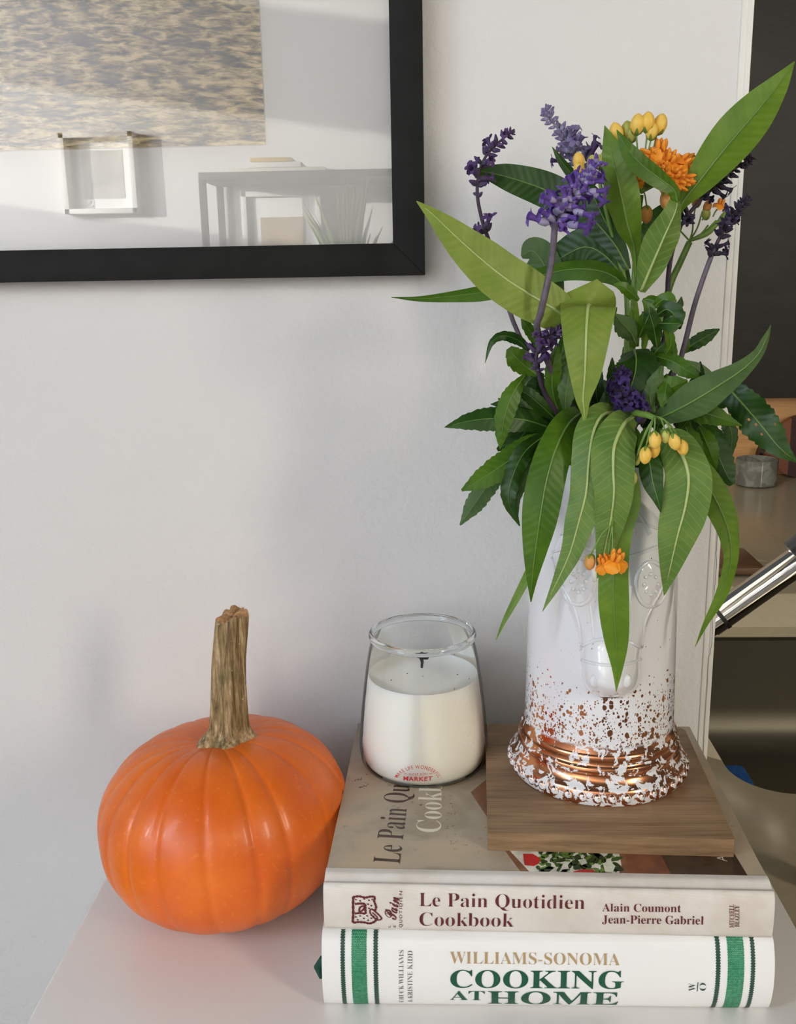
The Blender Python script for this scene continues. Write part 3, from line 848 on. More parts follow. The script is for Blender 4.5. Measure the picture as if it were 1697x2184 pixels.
wp = [(.0005, .0016), (.030, .0015), (.0388, .0017), (.0406, .0046), (.0413, .0105), (.0414, .0160), (.0408, .0240), (.0393, .0400), (.0375, .0560), (.0368, .0615), (.0362, .0632), (.0345, .0622), (.0290, .0612), (.0150, .0606), (.0005, .0604)]
lathe('wax', wp, (CX, CY, CZ), M_WAX, cdl, 96, 60)
M_SOOT = plain('soot', (.008, .007, .006), .9)
wk = aty(899, 1424, CY-.002)
tube('wick', [wk, wk+Vector((.0004, 0, .004)), wk+Vector((-.0003, 0, .0075))], [.0008, .0010, .0014], M_SOOT, cdl, 8)
tube('wick_ember', [wk+Vector((-.0042, 0, .0088)), wk+Vector((-.001, 0, .0082)), wk+Vector((.0025, -.0005, .0080)), wk+Vector((.0042, 0, .0066))], [.0010, .0019, .0021, .0010], M_SOOT, cdl, 8)
for (x_, y_) in ((840, 1401), (868, 1438), (834, 1452), (975, 1440), (969, 1471), (1000, 1450)):
    q = aty(x_, y_, CY-.02); q = Vector((q.x, CY, CZ+.0612)); d = ray(x_, y_); k = (q.z-CAM.z)/d.z; q = CAM+d*k
    if (Vector((q.x, q.y))-Vector((CX, CY))).length < .033:
        bm = bmesh.new(); bmesh.ops.create_icosphere(bm, subdivisions=1, radius=.00042, matrix=Matrix.Translation(q+Vector((0, 0, .0005))))
        from_bm('soot_speck', bm, M_SOOT, cdl, 180)
def jar_r(z):
    for (r0, z0), (r1, z1) in zip(JP, JP[1:]):
        if z0 <= z <= z1: return r0+(r1-r0)*(z-z0)/(z1-z0)
    return JP[-1][0]
def on_jar(ang, z, o=.00025):
    r = jar_r(z)+o
    return Vector((CX+r*math.sin(ang), CY-r*math.cos(ang), CZ+z))
def jar_find(px, py):
    best = None
    for i in range(400):
        z = .002+.08*i/399
        # ray against the circle at this height
        d = ray(px, py); k = (CZ+z-CAM.z)/d.z; q = CAM+d*k
        r = math.hypot(q.x-CX, q.y-CY); e = abs(r-jar_r(z))
        if q.y < CY and z > .0055 and (best is None or e < best[0]): best = (e, math.atan2(q.x-CX, CY-q.y), z)
    return best[1], best[2]
I_RED = ink('ink_red', (.74, .14, .16), .4)
lettering('label_line', 'MARKET', 'sans', jar_find(860.5, 1663.5), jar_find(921.5, 1664), jar_find(860.5, 1655), on_jar, I_RED, cdl, .022, (10, 3), 1.15)
lettering('label_line', 'west elm', 'sans', jar_find(871, 1653), jar_find(911, 1653), jar_find(871, 1646.5), on_jar, ink('ink_pale_red', (.78, .30, .30), .4), cdl, -.01, (8, 2))
for xa, xb in ((861, 867.5), (914.5, 921)):
    a, b_ = jar_find(xa, 1650.5), jar_find(xb, 1650.5)
    part('label_line', [on_jar(a[0], a[1]), on_jar(b_[0], b_[1]), on_jar(b_[0], b_[1]+.0003), on_jar(a[0], a[1]+.0003)], [(0, 1, 2, 3)], I_RED, cdl, None)
# arched words, letter by letter
ARC = 'MAKE LIFE WONDERFUL'
wds = []
for ch in ARC:
    if ch == ' ': wds.append(.32); continue
    q, _ = text_raw(ch); wds.append(max(v[0] for v in q)-min(v[0] for v in q)+.14)
tot = sum(wds); acc = 0
def arc_px(f, h):
    # shallow arc through (847,1660) (891,1634) (936,1660): circle
    c_x, c_y, R_ = 891.0, 1672.5, 38.0
    a = math.radians(-66+132*f)
    return c_x+(R_+8+h)*math.sin(a)*1.02, c_y-(R_+h)*math.cos(a)*.88
for ch, w_ in zip(ARC, wds):
    if ch != ' ':
        f0, f1 = (acc+.07)/tot, (acc+w_-.07)/tot
        lettering('label_letter', ch, 'sans', jar_find(*arc_px(f0, 0)), jar_find(*arc_px(f1, 0)), jar_find(*arc_px(f0, 8.5)), on_jar, I_RED, cdl, .006, (0, 2))
    acc += w_
for x_ in (842.5, 940.5):
    a = jar_find(x_, 1658.5)
    part('label_dot', [on_jar(a[0]+.006*math.cos(2*PI*i/8), a[1]+.00028*math.sin(2*PI*i/8)) for i in range(8)], [tuple(range(8))], I_RED, cdl, None)

# ------------------------------------------------------------------ pumpkin
PCX, PCY, PCZ, PA, PB = -.1372, .5690, .0610, .0793, .0618
pk = thing('pumpkin', (PCX, PCY, 0), 'round orange ribbed pumpkin with a tall dry stem on the white table', 'pumpkin')
ribs = [0]
rr_ = random.Random(11)
while len(ribs) < 19: ribs.append(ribs[-1]+rr_.uniform(.75, 1.25))
ribs = [x/(ribs[-1])*2*PI for x in ribs]
depths = [rr_.uniform(.55, 1.15) for _ in ribs]
def rib(a):
    a %= 2*PI
    best = 1e9; dep_ = 1
    for r0, d0 in zip(ribs, depths):
        d = abs((a-r0+PI) % (2*PI)-PI)
        if d < best: best = d; dep_ = d0
    w_ = 2*PI/18/2
    g = math.exp(-(best/(.17*w_))**2)*.62+math.exp(-(best/(.65*w_))**2)*.36
    return -g*dep_
tiltq = Quaternion((0, 1, 0), math.radians(-3.5)) @ Quaternion((1, 0, 0), math.radians(-2))
def pump_pt(a, ph):
    s, c = math.sin(ph), math.cos(ph)
    e = 2.15
    rad = (abs(s)**(2/e*1.0)) * PA
    z = math.copysign(abs(c)**(2/2.25), c)*PB
    top = math.exp(-(ph/.34)**2)
    bot = math.exp(-((PI-ph)/.40)**2)
    z -= top*.0075; z += bot*.006
    fade = (math.sin(ph)**.55)
    g = rib(a)*fade
    rad += g*.00165*(1+.6*math.exp(-((ph-.55)/.4)**2))
    z += g*.0013*(1 if c > 0 else -.6)*abs(c)
    rad *= 1+.012*math.sin(2*a+.8)+.006*math.sin(3*a)
    q = tiltq @ Vector((rad*math.cos(a), rad*math.sin(a), z))
    return Vector((PCX, PCY, PCZ))+q
NA, NP_ = 288, 84
vs_, fs_ = [pump_pt(0, 0.0001)], []
for i in range(1, NP_):
    for k in range(NA): vs_.append(pump_pt(2*PI*k/NA, PI*i/NP_))
vs_.append(pump_pt(0, PI-.0001))
for k in range(NA):
    k2 = (k+1) % NA
    fs_.append((0, 1+k, 1+k2))
    for i in range(NP_-2): fs_.append((1+i*NA+k, 1+(i+1)*NA+k, 1+(i+1)*NA+k2, 1+i*NA+k2))
    fs_.append((1+(NP_-2)*NA+k, len(vs_)-1, 1+(NP_-2)*NA+k2))
zmin = min(v.z for v in vs_)
vs_ = [v-Vector((0, 0, zmin)) for v in vs_]
t = NT('pumpkin_skin'); v = t.co()
n1 = t.noise(v, 26, 3, .5); n2 = t.noise(v, 300, 2); n3 = t.noise(v, 46, 3, .6)
c_ = t.ramp(n1, [(.3, srgb(.86, .37, .045)), (.7, srgb(.93, .46, .085))])
c_ = t.mix(t.math('MULTIPLY', t.step(n2, .60, .72), .25), c_, srgb(.97, .60, .25))
c_ = t.mix(t.math('MULTIPLY', t.step(n3, .70, .76), .45), c_, srgb(.60, .42, .30))
M_PUMP = t.done(t.bsdf(**{'Base Color': c_, 'Roughness': .42, 'Coat Weight': .14, 'Coat Roughness': .10, 'Subsurface Weight': .06, 'Subsurface Radius': (.01, .004, .001), 'Normal': t.bump(n2, .12, .0004)}))
part('pumpkin_body', vs_, fs_, M_PUMP, pk, 180)
t = NT('pumpkin_stem'); v = t.co(scale=(1, 1, .09)); vo = t.co()
n1 = t.noise(v, 420, 4, .65); n2 = t.noise(vo, 55, 3, .6); n3 = t.noise(vo, 190, 2)
c_ = t.ramp(n1, [(.34, srgb(.36, .28, .17)), (.46, srgb(.53, .44, .29)), (.56, srgb(.66, .55, .40)), (.68, srgb(.80, .71, .58))])
c_ = t.mix(t.math('MULTIPLY', t.step(n2, .5, .68), .55), c_, srgb(.34, .33, .19))
c_ = t.mix(t.math('MULTIPLY', t.step(n3, .68, .74), .7), c_, srgb(.76, .71, .62))
M_STEM = t.done(t.bsdf(**{'Base Color': c_, 'Roughness': .85, 'Normal': t.bump(t.math('ADD', n1, n3), .7, .0011)}))
SY_ = PCY+.002
s0 = aty(489, 1572, SY_); s1 = aty(488, 1500, SY_); s2 = aty(488, 1410, SY_+.001); s3 = aty(496, 1312, SY_+.002)
s00 = s0-Vector((0, 0, .006))
path = spline([tuple(s00), tuple(s0), tuple(s0.lerp(s1, .35)), tuple(s1), tuple(s2), tuple(s3)], 40)
rads = [q[0] for q in spline([(.0190,), (.0172,), (.0120,), (.0103,), (.0094,), (.0091,)], 40)]
def stem_r(u, a):
    lob = .12*math.cos(5*a+.6)+.05*math.cos(3*a+1)+.025*math.cos(13*a+u*3)
    flare = max(0, 1-u*4)
    return 1+lob*(1+.9*flare)
sv, sf_ = tube_data(path, rads, 60, False, stem_r)
n_ = len(path)
# ragged slanting cut top
for k in range(60):
    a = 2*PI*k/60
    p = sv[(n_-1)*60+k]
    p.z += .0022*math.sin(a*1+.6)+.0010*math.sin(4*a)+.0006*math.sin(9*a)+(.0014 if p.x > s3.x-.003 else -.0012)
stem = part('stem', sv, sf_, M_STEM, pk, 60)
rim_ = sv[(n_-1)*60:]
cen = sum(rim_, Vector())/60
tv = [Vector(p) for p in rim_]; tf_ = []
for j, sc in enumerate((.72, .40)):
    for k in range(60):
        q = cen.lerp(rim_[k], sc); q.z += (.0006*math.sin(k*1.7+j)+(-.0005 if j else .0003)); tv.append(q)
tv.append(cen-Vector((0, 0, .0006)))
for j in range(2):
    for k in range(60):
        k2 = (k+1) % 60; tf_.append((j*60+k, j*60+k2, (j+1)*60+k2, (j+1)*60+k))
for k in range(60): tf_.append((120+k, 120+(k+1) % 60, 180))
part('stem_cut', tv, tf_, plain('stem_pith', srgb(.70, .53, .36), .9, var=.3, vs_=500, bump=.8, bs=700), stem, 50)

# ------------------------------------------------------------------ white vase with a horse head in relief
VX, VY, VZ = .1035, .5855, WZ1
vase = thing('horse_head_vase', (VX, VY, VZ), 'white glazed vase with a horse head in relief and copper spattered base, holding the flowers', 'vase')
t = NT('glaze_copper'); v = t.co()
sp = t.n('SeparateXYZ'); t.t.links.new(v, sp.inputs[0])
zz = sp.outputs[2]
vst = t.co(scale=(1, 1, .8))
wob = t.noise(vst, 260, 2, .5)
def dots(sc, hi, lo):
    vo = t.n('TexVoronoi', ins={'Vector': vst, 'Scale': sc, 'Randomness': 1.0})
    spc = t.n('SeparateColor'); t.t.links.new(vo.outputs['Color'], spc.inputs[0])
    fall = t.n('ValToRGB'); fall.color_ramp.interpolation = 'LINEAR'
    st = [(0, .62), (.36, .62), (.44, .46), (.56, .36), (.70, .24), (.84, .12), (1.0, .0)]
    while len(fall.color_ramp.elements) < len(st): fall.color_ramp.elements.new(.5)
    for e, (p, c) in zip(fall.color_ramp.elements, st): e.position = p; e.color = (c, c, c, 1)
    t.set(fall, 0, t.math('MULTIPLY', zz, 1/.079))
    keep = t.math('LESS_THAN', spc.outputs[1], t.math('MULTIPLY', fall.outputs[0], hi))
    rad = t.math('MULTIPLY', keep, t.math('ADD', .15, t.math('MULTIPLY', spc.outputs[0], .38)))
    dd = t.math('ADD', vo.outputs['Distance'], t.math('MULTIPLY', t.math('SUBTRACT', wob, .5), lo))
    return t.step(t.math('SUBTRACT', rad, dd), -.02, .05)
d1, d2, d3 = dots(300, 1.25, .85), dots(520, 1.5, .6), dots(900, 1.4, .4)
spl = t.math('MAXIMUM', d1, t.math('MAXIMUM', d2, d3))
nA = t.noise(t.co(), 165, 4, .62, .7)
base_on = t.math('SUBTRACT', 1.0, t.step(zz, .0335, .0365))
thb = t.ramp(t.math('MULTIPLY', zz, 1/.034), [(0, (.50,)*3), (.33, (.49,)*3), (.36, (.53,)*3), (.40, (.44,)*3), (.95, (.43,)*3), (1, (.48,)*3)])
patch = t.math('MULTIPLY', base_on, t.step(t.math('SUBTRACT', nA, thb), -.004, .008))
msk = t.math('MAXIMUM', t.math('MULTIPLY', spl, t.math('SUBTRACT', 1.0, base_on)), patch)
white = t.bsdf(**{'Base Color': srgb(.905, .905, .915), 'Roughness': .10, 'Coat Weight': .4, 'Coat Roughness': .03, 'IOR': 1.5})
cop = t.bsdf(**{'Base Color': srgb(.82, .56, .40), 'Metallic': 1.0, 'Roughness': .22})
mx = t.n('MixShader'); t.set(mx, 0, msk); t.set(mx, 1, white); t.set(mx, 2, cop)
M_VASE = t.done(mx)
VP = [(.0530, 0), (.0545, .0008), (.0556, .0030), (.0560, .0065), (.0556, .0098), (.0545, .0114), (.0532, .0120), (.0524, .0128), (.0508, .0150), (.0499, .0172), (.0500, .0185), (.0508, .0198), (.0510, .0212), (.0504, .0226), (.0494, .0232), (.0488, .0240), (.0486, .0258), (.0490, .0272), (.0491, .0286), (.0485, .0300), (.0478, .0306), (.0472, .0330), (.0468, .0370), (.0464, .055), (.0459, .08), (.0453, .11), (.0446, .14), (.0440, .17), (.0436, .19), (.0438, .198), (.0436, .2020), (.0424, .2035), (.0410, .2020), (.0404, .196), (.0408, .16), (.0420, .08), (.0425, .03), (.0400, .008), (.0005, .006)]
lathe('vase_body', VP, (VX, VY, VZ), M_VASE, vase, 128, 32)
bm = bmesh.new(); bmesh.ops.create_uvsphere(bm, u_segments=10, v_segments=7, radius=1)
bd0 = None
for k in range(40):
    a = 2*PI*k/40
    q = Vector((VX+.0552*math.cos(a), VY+.0552*math.sin(a), VZ+.0062))
    if bd0 is None:
        vs_ = [Vector((v.co.x*.0024, v.co.y*.0030, v.co.z*.0033)) for v in bm.verts]
        bm.verts.index_update()
        me = meshdata('bead', vs_, [[v.index for v in f.verts] for f in bm.faces], M_VASE, 180)
    o = bpy.data.objects.new('bead', me); lk(o, vase)
    o.location = q-Vector((VX, VY, VZ)); o.rotation_euler = (0, 0, a)
    bd0 = o
bm.free()
def vr(z):
    zz_ = z-VZ
    for (r0, z0), (r1, z1) in zip(VP[22:30], VP[23:31]):
        if z0 <= zz_ <= z1: return r0+(r1-r0)*(zz_-z0)/(z1-z0)
    return .0436
def front(px, py, out=0):
    """point on the vase's front surface under photo point, raised by out"""
    y = VY-.046
    for _ in range(6):
        q = aty(px, py, y)
        r = vr(q.z)+out
        dx = max(-r*.98, min(r*.98, q.x-VX))
        y = VY-math.sqrt(r*r-dx*dx)
    return aty(px, py, y)
# head: rows of (photo y, left x, right x, relief)
HR = [(1046, 1278, 1340, .0035), (1075, 1250, 1375, .0058), (1110, 1216, 1408, .0072), (1150, 1188, 1424, .0085), (1195, 1178, 1427, .0095), (1240, 1186, 1422, .0105), (1285, 1207, 1402, .0110), (1330, 1224, 1384, .0115), (1370, 1236, 1371, .0125), (1410, 1238, 1366, .0150), (1440, 1239, 1366, .0170), (1465, 1247, 1360, .0165), (1480, 1262, 1346, .0130), (1487, 1280, 1328, .0070)]
rows = spline(HR, 60)
vs_, fs_ = [], []
NS = 33
def relief(a, p, row):
    p = p*1.35
    e = (1-abs(a)**2.6)**.5 if abs(a) < 1 else 0
    c = e*p
    # central ridge of the nose and hollow cheeks on the face
    if row < 1370: c += .0022*math.exp(-(a/.28)**2) - .0016*math.exp(-((abs(a)-.55)/.2)**2)
    return c
def head_pt(py, a, extra=0):
    row = min(rows, key=lambda r_: abs(r_[0]-py))
    i = rows.index(row)
    xl, xr, p = row[1], row[2], row[3]
    return front((xl+xr)/2+(xr-xl)/2*a, py, max(0, relief(a, p, py))+extra)
for r_ in rows:
    for j in range(NS):
        a = -1+2*j/(NS-1)
        a = math.sin(a*PI/2)
        vs_.append(front((r_[1]+r_[2])/2+(r_[2]-r_[1])/2*a, r_[0], relief(a, r_[3], r_[0])-(.0015 if abs(a) > .999 else 0)))
for i in range(len(rows)-1):
    for j in range(NS-1):
        fs_.append((i*NS+j, (i+1)*NS+j, (i+1)*NS+j+1, i*NS+j+1))
for i in (0, len(rows)-1):        # close top and bottom rims onto the body
    b0 = len(vs_)
    for j in range(NS):
        a = math.sin((-1+2*j/(NS-1))*PI/2)
        vs_.append(front((rows[i][1]+rows[i][2])/2+(rows[i][2]-rows[i][1])/2*a*.9, rows[i][0]+(4 if i else -4), -.002))
    for j in range(NS-1):
        q = (i*NS+j, i*NS+j+1, b0+j+1, b0+j)
        fs_.append(q if i else q[::-1])
head = part('horse_head', vs_, fs_, M_VASE, vase, 180)
def face_tube(name, pts, r, lift=.0002, n=24):
    P = [head_or(*p, lift) for p in spline(pts, n)]
    return tube(name, P, r, M_VASE, head, 8, 180)
def head_or(px, py, lift):
    if HR[0][0] < py < HR[-1][0]:
        row = min(rows, key=lambda r_: abs(r_[0]-py))
        c, h_ = (row[1]+row[2])/2, (row[2]-row[1])/2
        a = (px-c)/h_
        return front(px, py, (max(0, relief(a, row[3], py)) if abs(a) < 1 else 0)+lift)
    return front(px, py, lift)
face_tube('brow_band', [(1180, 1178), (1215, 1166), (1262, 1172), (1305, 1186), (1352, 1184), (1396, 1168), (1425, 1164)], .0011)
face_tube('brow_band', [(1196, 1140), (1250, 1118), (1300, 1124), (1360, 1116), (1410, 1130)], .0008)
face_tube('cheek_strap', [(1178, 1190), (1187, 1225), (1207, 1262), (1226, 1300), (1238, 1345), (1240, 1385)], .0010)
face_tube('cheek_strap', [(1424, 1210), (1408, 1258), (1390, 1292), (1374, 1330), (1368, 1380)], .0010)
face_tube('noseband', [(1240, 1378), (1268, 1366), (1303, 1364), (1338, 1368), (1366, 1382)], .0010)
face_tube('noseband', [(1240, 1408), (1270, 1416), (1303, 1419), (1338, 1416), (1366, 1406)], .0009)
face_tube('nose_ridge', [(1345, 1250), (1341, 1300), (1340, 1350)], .0008)
face_tube('nose_ridge', [(1258, 1290), (1263, 1330), (1266, 1360)], .0008)
for k, (xa, xb) in enumerate(((1284, 1268), (1296, 1290), (1308, 1316), (1320, 1342), (1332, 1368))):
    face_tube('forelock', [(1300+(xa-1300)*.3, 1040), (xa, 1072), (xb, 1108), (xb+(xb-1300)*.25, 1140)], [.0008, .0016, .0014, .0005] if False else .0013, -.0002)
for cx_, cy_, rx, ry in ((1233, 1240, 35, 50), (1388, 1246, 32, 48)):
    ring = [head_or(cx_+rx*math.cos(2*PI*i/40), cy_+ry*math.sin(2*PI*i/40), .0004) for i in range(41)]
    tube('rosette_ring', ring, .0012, M_VASE, head, 8, 180)
    dv, df = [head_or(cx_, cy_, .0012)], []
    for j, sc in enumerate((.35, .7, .98)):
        for k in range(32):
            dv.append(head_or(cx_+rx*sc*math.cos(2*PI*k/32), cy_+ry*sc*math.sin(2*PI*k/32), (.0012 if k % 4 < 2 else .0006) if j < 2 else .0001))
    for k in range(32):
        k2 = (k+1) % 32
        df.append((0, 1+k2, 1+k))
        for j in range(2): df.append((1+j*32+k, 1+j*32+k2, 1+(j+1)*32+k2, 1+(j+1)*32+k))
    part('rosette', dv, df, M_VASE, head, 180)
    for k in range(8):
        c_ = head_or(cx_+rx*.45*math.cos(2*PI*k/8), cy_+ry*.45*math.sin(2*PI*k/8), .0012)
        bm = bmesh.new(); bmesh.ops.create_icosphere(bm, subdivisions=1, radius=.0013, matrix=Matrix.Translation(c_))
        from_bm('rosette_petal', bm, M_VASE, head, 180)
for x_ in (1268, 1336):
    c_ = head_or(x_, 1452, -.0008)
    bm = bmesh.new(); bmesh.ops.create_uvsphere(bm, u_segments=14, v_segments=10, radius=1)
    for v in bm.verts: v.co = Vector((v.co.x*.0030, v.co.y*.0022, v.co.z*.0042))+c_
    from_bm('nostril', bm, M_VASE, head, 180)

# ------------------------------------------------------------------ leaves, stems, flowers
VIEW = Vector((-.17, -.96, .20)).normalized()
def leaf_mat(name, c, c2, vein, rough=.42, tl=.22, vstr=.5):
    t = NT(name)
    uv = t.n('UVMap'); sp = t.n('SeparateXYZ'); t.t.links.new(uv.outputs[0], sp.inputs[0])
    av = t.math('ABSOLUTE', sp.outputs[1])
    f = t.math('FRACT', t.math('MULTIPLY', t.math('SUBTRACT', sp.outputs[0], t.math('MULTIPLY', av, .75)), 2.1))
    d = t.math('ABSOLUTE', t.math('SUBTRACT', f, .5))
    ve = t.math('SUBTRACT', 1.0, t.step(d, .015, .085))
    n = t.noise(t.co(), 70, 3, .6)
    n2 = t.noise(t.co(), 700, 2, .5)
    c_ = t.mix(t.step(n, .32, .68), c, c2)
    c_ = t.mix(t.math('MULTIPLY', ve, vstr), c_, vein)
    wv = t.math('MULTIPLY', t.math('SINE', t.math('MULTIPLY', f, 6.283)), .5)
    hh = t.math('ADD', wv, t.math('MULTIPLY', n2, .25))
    nb = t.bump(hh, .22, .00045)
    pr_ = t.bsdf(**{'Base Color': c_, 'Roughness': rough, 'Normal': nb, 'Specular IOR Level': .35})
    tr_ = t.n('BsdfTranslucent', ins={'Color': t.mix(.5, c_, c2), 'Normal': nb})
    mx = t.n('MixShader'); t.set(mx, 0, tl); t.set(mx, 1, pr_); t.set(mx, 2, tr_)
    return t.done(mx)
LM = {
 'light': leaf_mat('leaf_light', srgb(.485, .575, .215), srgb(.545, .62, .26), srgb(.60, .67, .33), .45, .25, .10),
 'under': leaf_mat('leaf_under', srgb(.365, .50, .21), srgb(.44, .555, .25), srgb(.60, .68, .42), .48, .22, .42),
 'mid': leaf_mat('leaf_mid', srgb(.355, .49, .12), srgb(.42, .545, .155), srgb(.44, .56, .24), .40, .22, .10),
 'green': leaf_mat('leaf_green', srgb(.245, .39, .065), srgb(.31, .45, .09), srgb(.34, .47, .18), .40, .18, .09),
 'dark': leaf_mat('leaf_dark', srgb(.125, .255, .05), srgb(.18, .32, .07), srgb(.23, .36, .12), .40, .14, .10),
 'sage': leaf_mat('leaf_sage', srgb(.30, .41, .23), srgb(.35, .46, .26), srgb(.44, .54, .35), .5, .2, .16),
}
M_RIB = plain('midrib_pale', srgb(.66, .73, .45), .45)
M_RIBG = plain('midrib_green', srgb(.40, .53, .24), .45)
M_STALK = plain('stalk_green', srgb(.42, .55, .22), .45, var=.12, vs_=80)
M_STALKD = plain('stalk_dark', srgb(.22, .33, .13), .5, var=.12, vs_=80)
M_PURPSTEM = plain('stalk_purple', srgb(.36, .32, .37), .55, var=.25, vs_=200, bump=.2)
M_PURPDARK = plain('stalk_dark_purple', srgb(.24, .17, .25), .55, var=.2, vs_=200)
def leaf(root, mat, pts, roll=0.0, fold=.18, serr=0.0, wave=0.0, rib=1, n=44, curl=0.0, asym=0.0, holes=0):
    """pts: midrib from stalk end to tip as (photo x, photo y, depth y, blade width in photo px)"""
    W_ = [spline(pts, n)][0]
    P = [aty(q[0], q[1], q[2]) for q in W_]
    wd = [max(0, q[3])*ppm(p)/2 for q, p in zip(W_, P)]
    T = [(P[min(i+1, n-1)]-P[max(i-1, 0)]).normalized() for i in range(n)]
    m = 9
    vs_, uvs, fs_ = [], [], []
    s = 0
    Nrm = []
    rl = roll if isinstance(roll, (list, tuple)) else (roll, roll)
    ph = rnd.uniform(0, 6)
    for i in range(n):
        if i: s += (P[i]-P[i-1]).length
        u = i/(n-1)
        N = (VIEW-T[i]*VIEW.dot(T[i]))
        N = N.normalized() if N.length > .05 else Vector((0, 0, 1))
        N = Quaternion(T[i], math.radians(rl[0]+(rl[1]-rl[0])*u)) @ N
        S = T[i].cross(N)
        Nrm.append(N)
        for j in range(2*m+1):
            a = (j-m)/m
            w_ = wd[i]*(1+asym*(1 if a > 0 else -1))
            if serr:
                fr_ = (s/.0042+ph) % 1.0
                w_ *= 1-serr*fr_*(abs(a)**3)
            dz = -abs(a)*fold*w_ - curl*w_*a*a + wave*wd[i]*math.sin(s/.0075*2+ph+(1.4 if a > 0 else 0))*a*a
            vs_.append(P[i]+S*(a*w_)+N*dz)
            uvs.append((s*100, a*w_*100))
    C_ = 2*m+1
    for i in range(n-1):
        for j in range(C_-1):
            if holes and rnd.random() < .005 and 2 < j < C_-4 and 6 < i < n-6: continue
            fs_.append((i*C_+j, i*C_+j+1, (i+1)*C_+j+1, (i+1)*C_+j))
    o = part('leaf', vs_, fs_, LM[mat], root, 180, uvs)
    if rib:
        rp_ = [P[i]+Nrm[i]*.0001 for i in range(0, n-2, 2)]
        mx_ = max(wd)
        r0 = min(.00115, max(.0004, mx_*.075))*rib*(1.25 if mat == 'under' else 1)
        tube('midrib', rp_, [r0*(1-.8*k/(len(rp_)-1)) for k in range(len(rp_))], M_RIB if mat in ('light', 'under') else M_RIBG, o, 6, 180)
    return o
def stemtube(root, pts, r0, r1, m, name='stem', n=30, mouth=True):
    """pts from tip side down to the vase mouth, photo x, photo y, depth"""
    P = [aty(*q[:3]) for q in pts]
    if mouth:
        k = stem_count[0]; stem_count[0] += 1
        a = k*2.4
        P += [Vector((VX+.022*math.cos(a), VY+.022*math.sin(a), VZ+.190)), Vector((VX-.018*math.cos(a), VY-.018*math.sin(a), VZ+.012))]
    Q = spline([tuple(p) for p in P], n)
    return tube(name, Q, [r0+(r1-r0)*i/(n-1) for i in range(n)], m, root, 8, 180)
stem_count = [0]
def sprig(name, label, group, base=None):
    k = stem_count[0]
    a = k*2.4
    return thing(name, (VX-.018*math.cos(a), VY-.018*math.sin(a), VZ+.012), label, 'flower', group)

def floret_mesh(name, cal, pet, lip=1.0):
    """two-lipped salvia floret, unit length along +z"""
    vs_, fs_, mi = [], [], []
    sg = 8
    prof = [(.05, 0), (.115, .08), (.135, .22), (.125, .36), (.095, .40), (.10, .55), (.13, .70), (.15, .78)]
    for r, z in prof:
        for k in range(sg): vs_.append((r*math.cos(2*PI*k/sg), r*math.sin(2*PI*k/sg), z))
    for i in range(len(prof)-1):
        for k in range(sg):
            fs_.append((i*sg+k, i*sg+(k+1) % sg, (i+1)*sg+(k+1) % sg, (i+1)*sg+k)); mi.append(0 if i < 3 else 1)
    def lobe(a0, L_, w_, up, bend):
        b0 = len(vs_)
        d = Vector((math.cos(a0), math.sin(a0), 0)); sd = Vector((-d.y, d.x, 0))
        for i in range(5):
            u = i/4
            c = d*(.13+L_*u*math.sin(bend*u+.35))+Vector((0, 0, .74+up*L_*u-.12*bend*u*u))
            ww = w_*(.55+.9*u-1.15*u*u*u*.9)
            for a in (-1, 0, 1): vs_.append(tuple(c+sd*ww*a+Vector((0, 0, -.03*abs(a)))))
        for i in range(4):
            for j in range(2):
                fs_.append((b0+i*3+j, b0+i*3+j+1, b0+i*3+j+4, b0+i*3+j+3)); mi.append(1)
    lobe(0, .34*lip, .10, .75, .5)
    lobe(PI, .36*lip, .15, .15, 1.3)
    lobe(PI-.95, .26*lip, .11, .35, 1.1); lobe(PI+.95, .26*lip, .11, .35, 1.1)
    return meshdata(name, vs_, fs_, [cal, pet], 180, None, mi)
def budlet_mesh(name, cal, pet):
    prof = [(.06, 0), (.20, .12), (.25, .30), (.22, .52), (.16, .75), (.08, .93), (.01, 1)]
    v, f = lathe_data(prof, 7)
    mi = [0 if i//7 < 3 else 1 for i in range(len(f))]
    return meshdata(name, v, f, [cal, pet], 180, None, mi)
def place(name, me, root, loc, zdir, sc, spin=0.0):
    o = bpy.data.objects.new(name, me); lk(o, root)
    q = zdir.normalized().to_track_quat('Z', 'Y') @ Quaternion((0, 0, 1), spin)
    o.matrix_basis = Matrix.Translation(Vector(loc)-rootloc(root)) @ q.to_matrix().to_4x4() @ Matrix.Scale(sc, 4)
    return o
def petal_mat(name, c, c2, rough=.6):
    t = NT(name); n = t.noise(t.co(), 2.5, 2)
    gm = t.n('ObjectInfo').outputs['Random']
    c_ = t.mix(t.math('MULTIPLY', t.math('ADD', n, gm), .5), c, c2)
    pr_ = t.bsdf(**{'Base Color': c_, 'Roughness': rough, 'Sheen Weight': .15})
    tr_ = t.n('BsdfTranslucent', ins={'Color': c_})
    mx = t.n('MixShader'); t.set(mx, 0, .2); t.set(mx, 1, pr_); t.set(mx, 2, tr_)
    return t.done(mx)
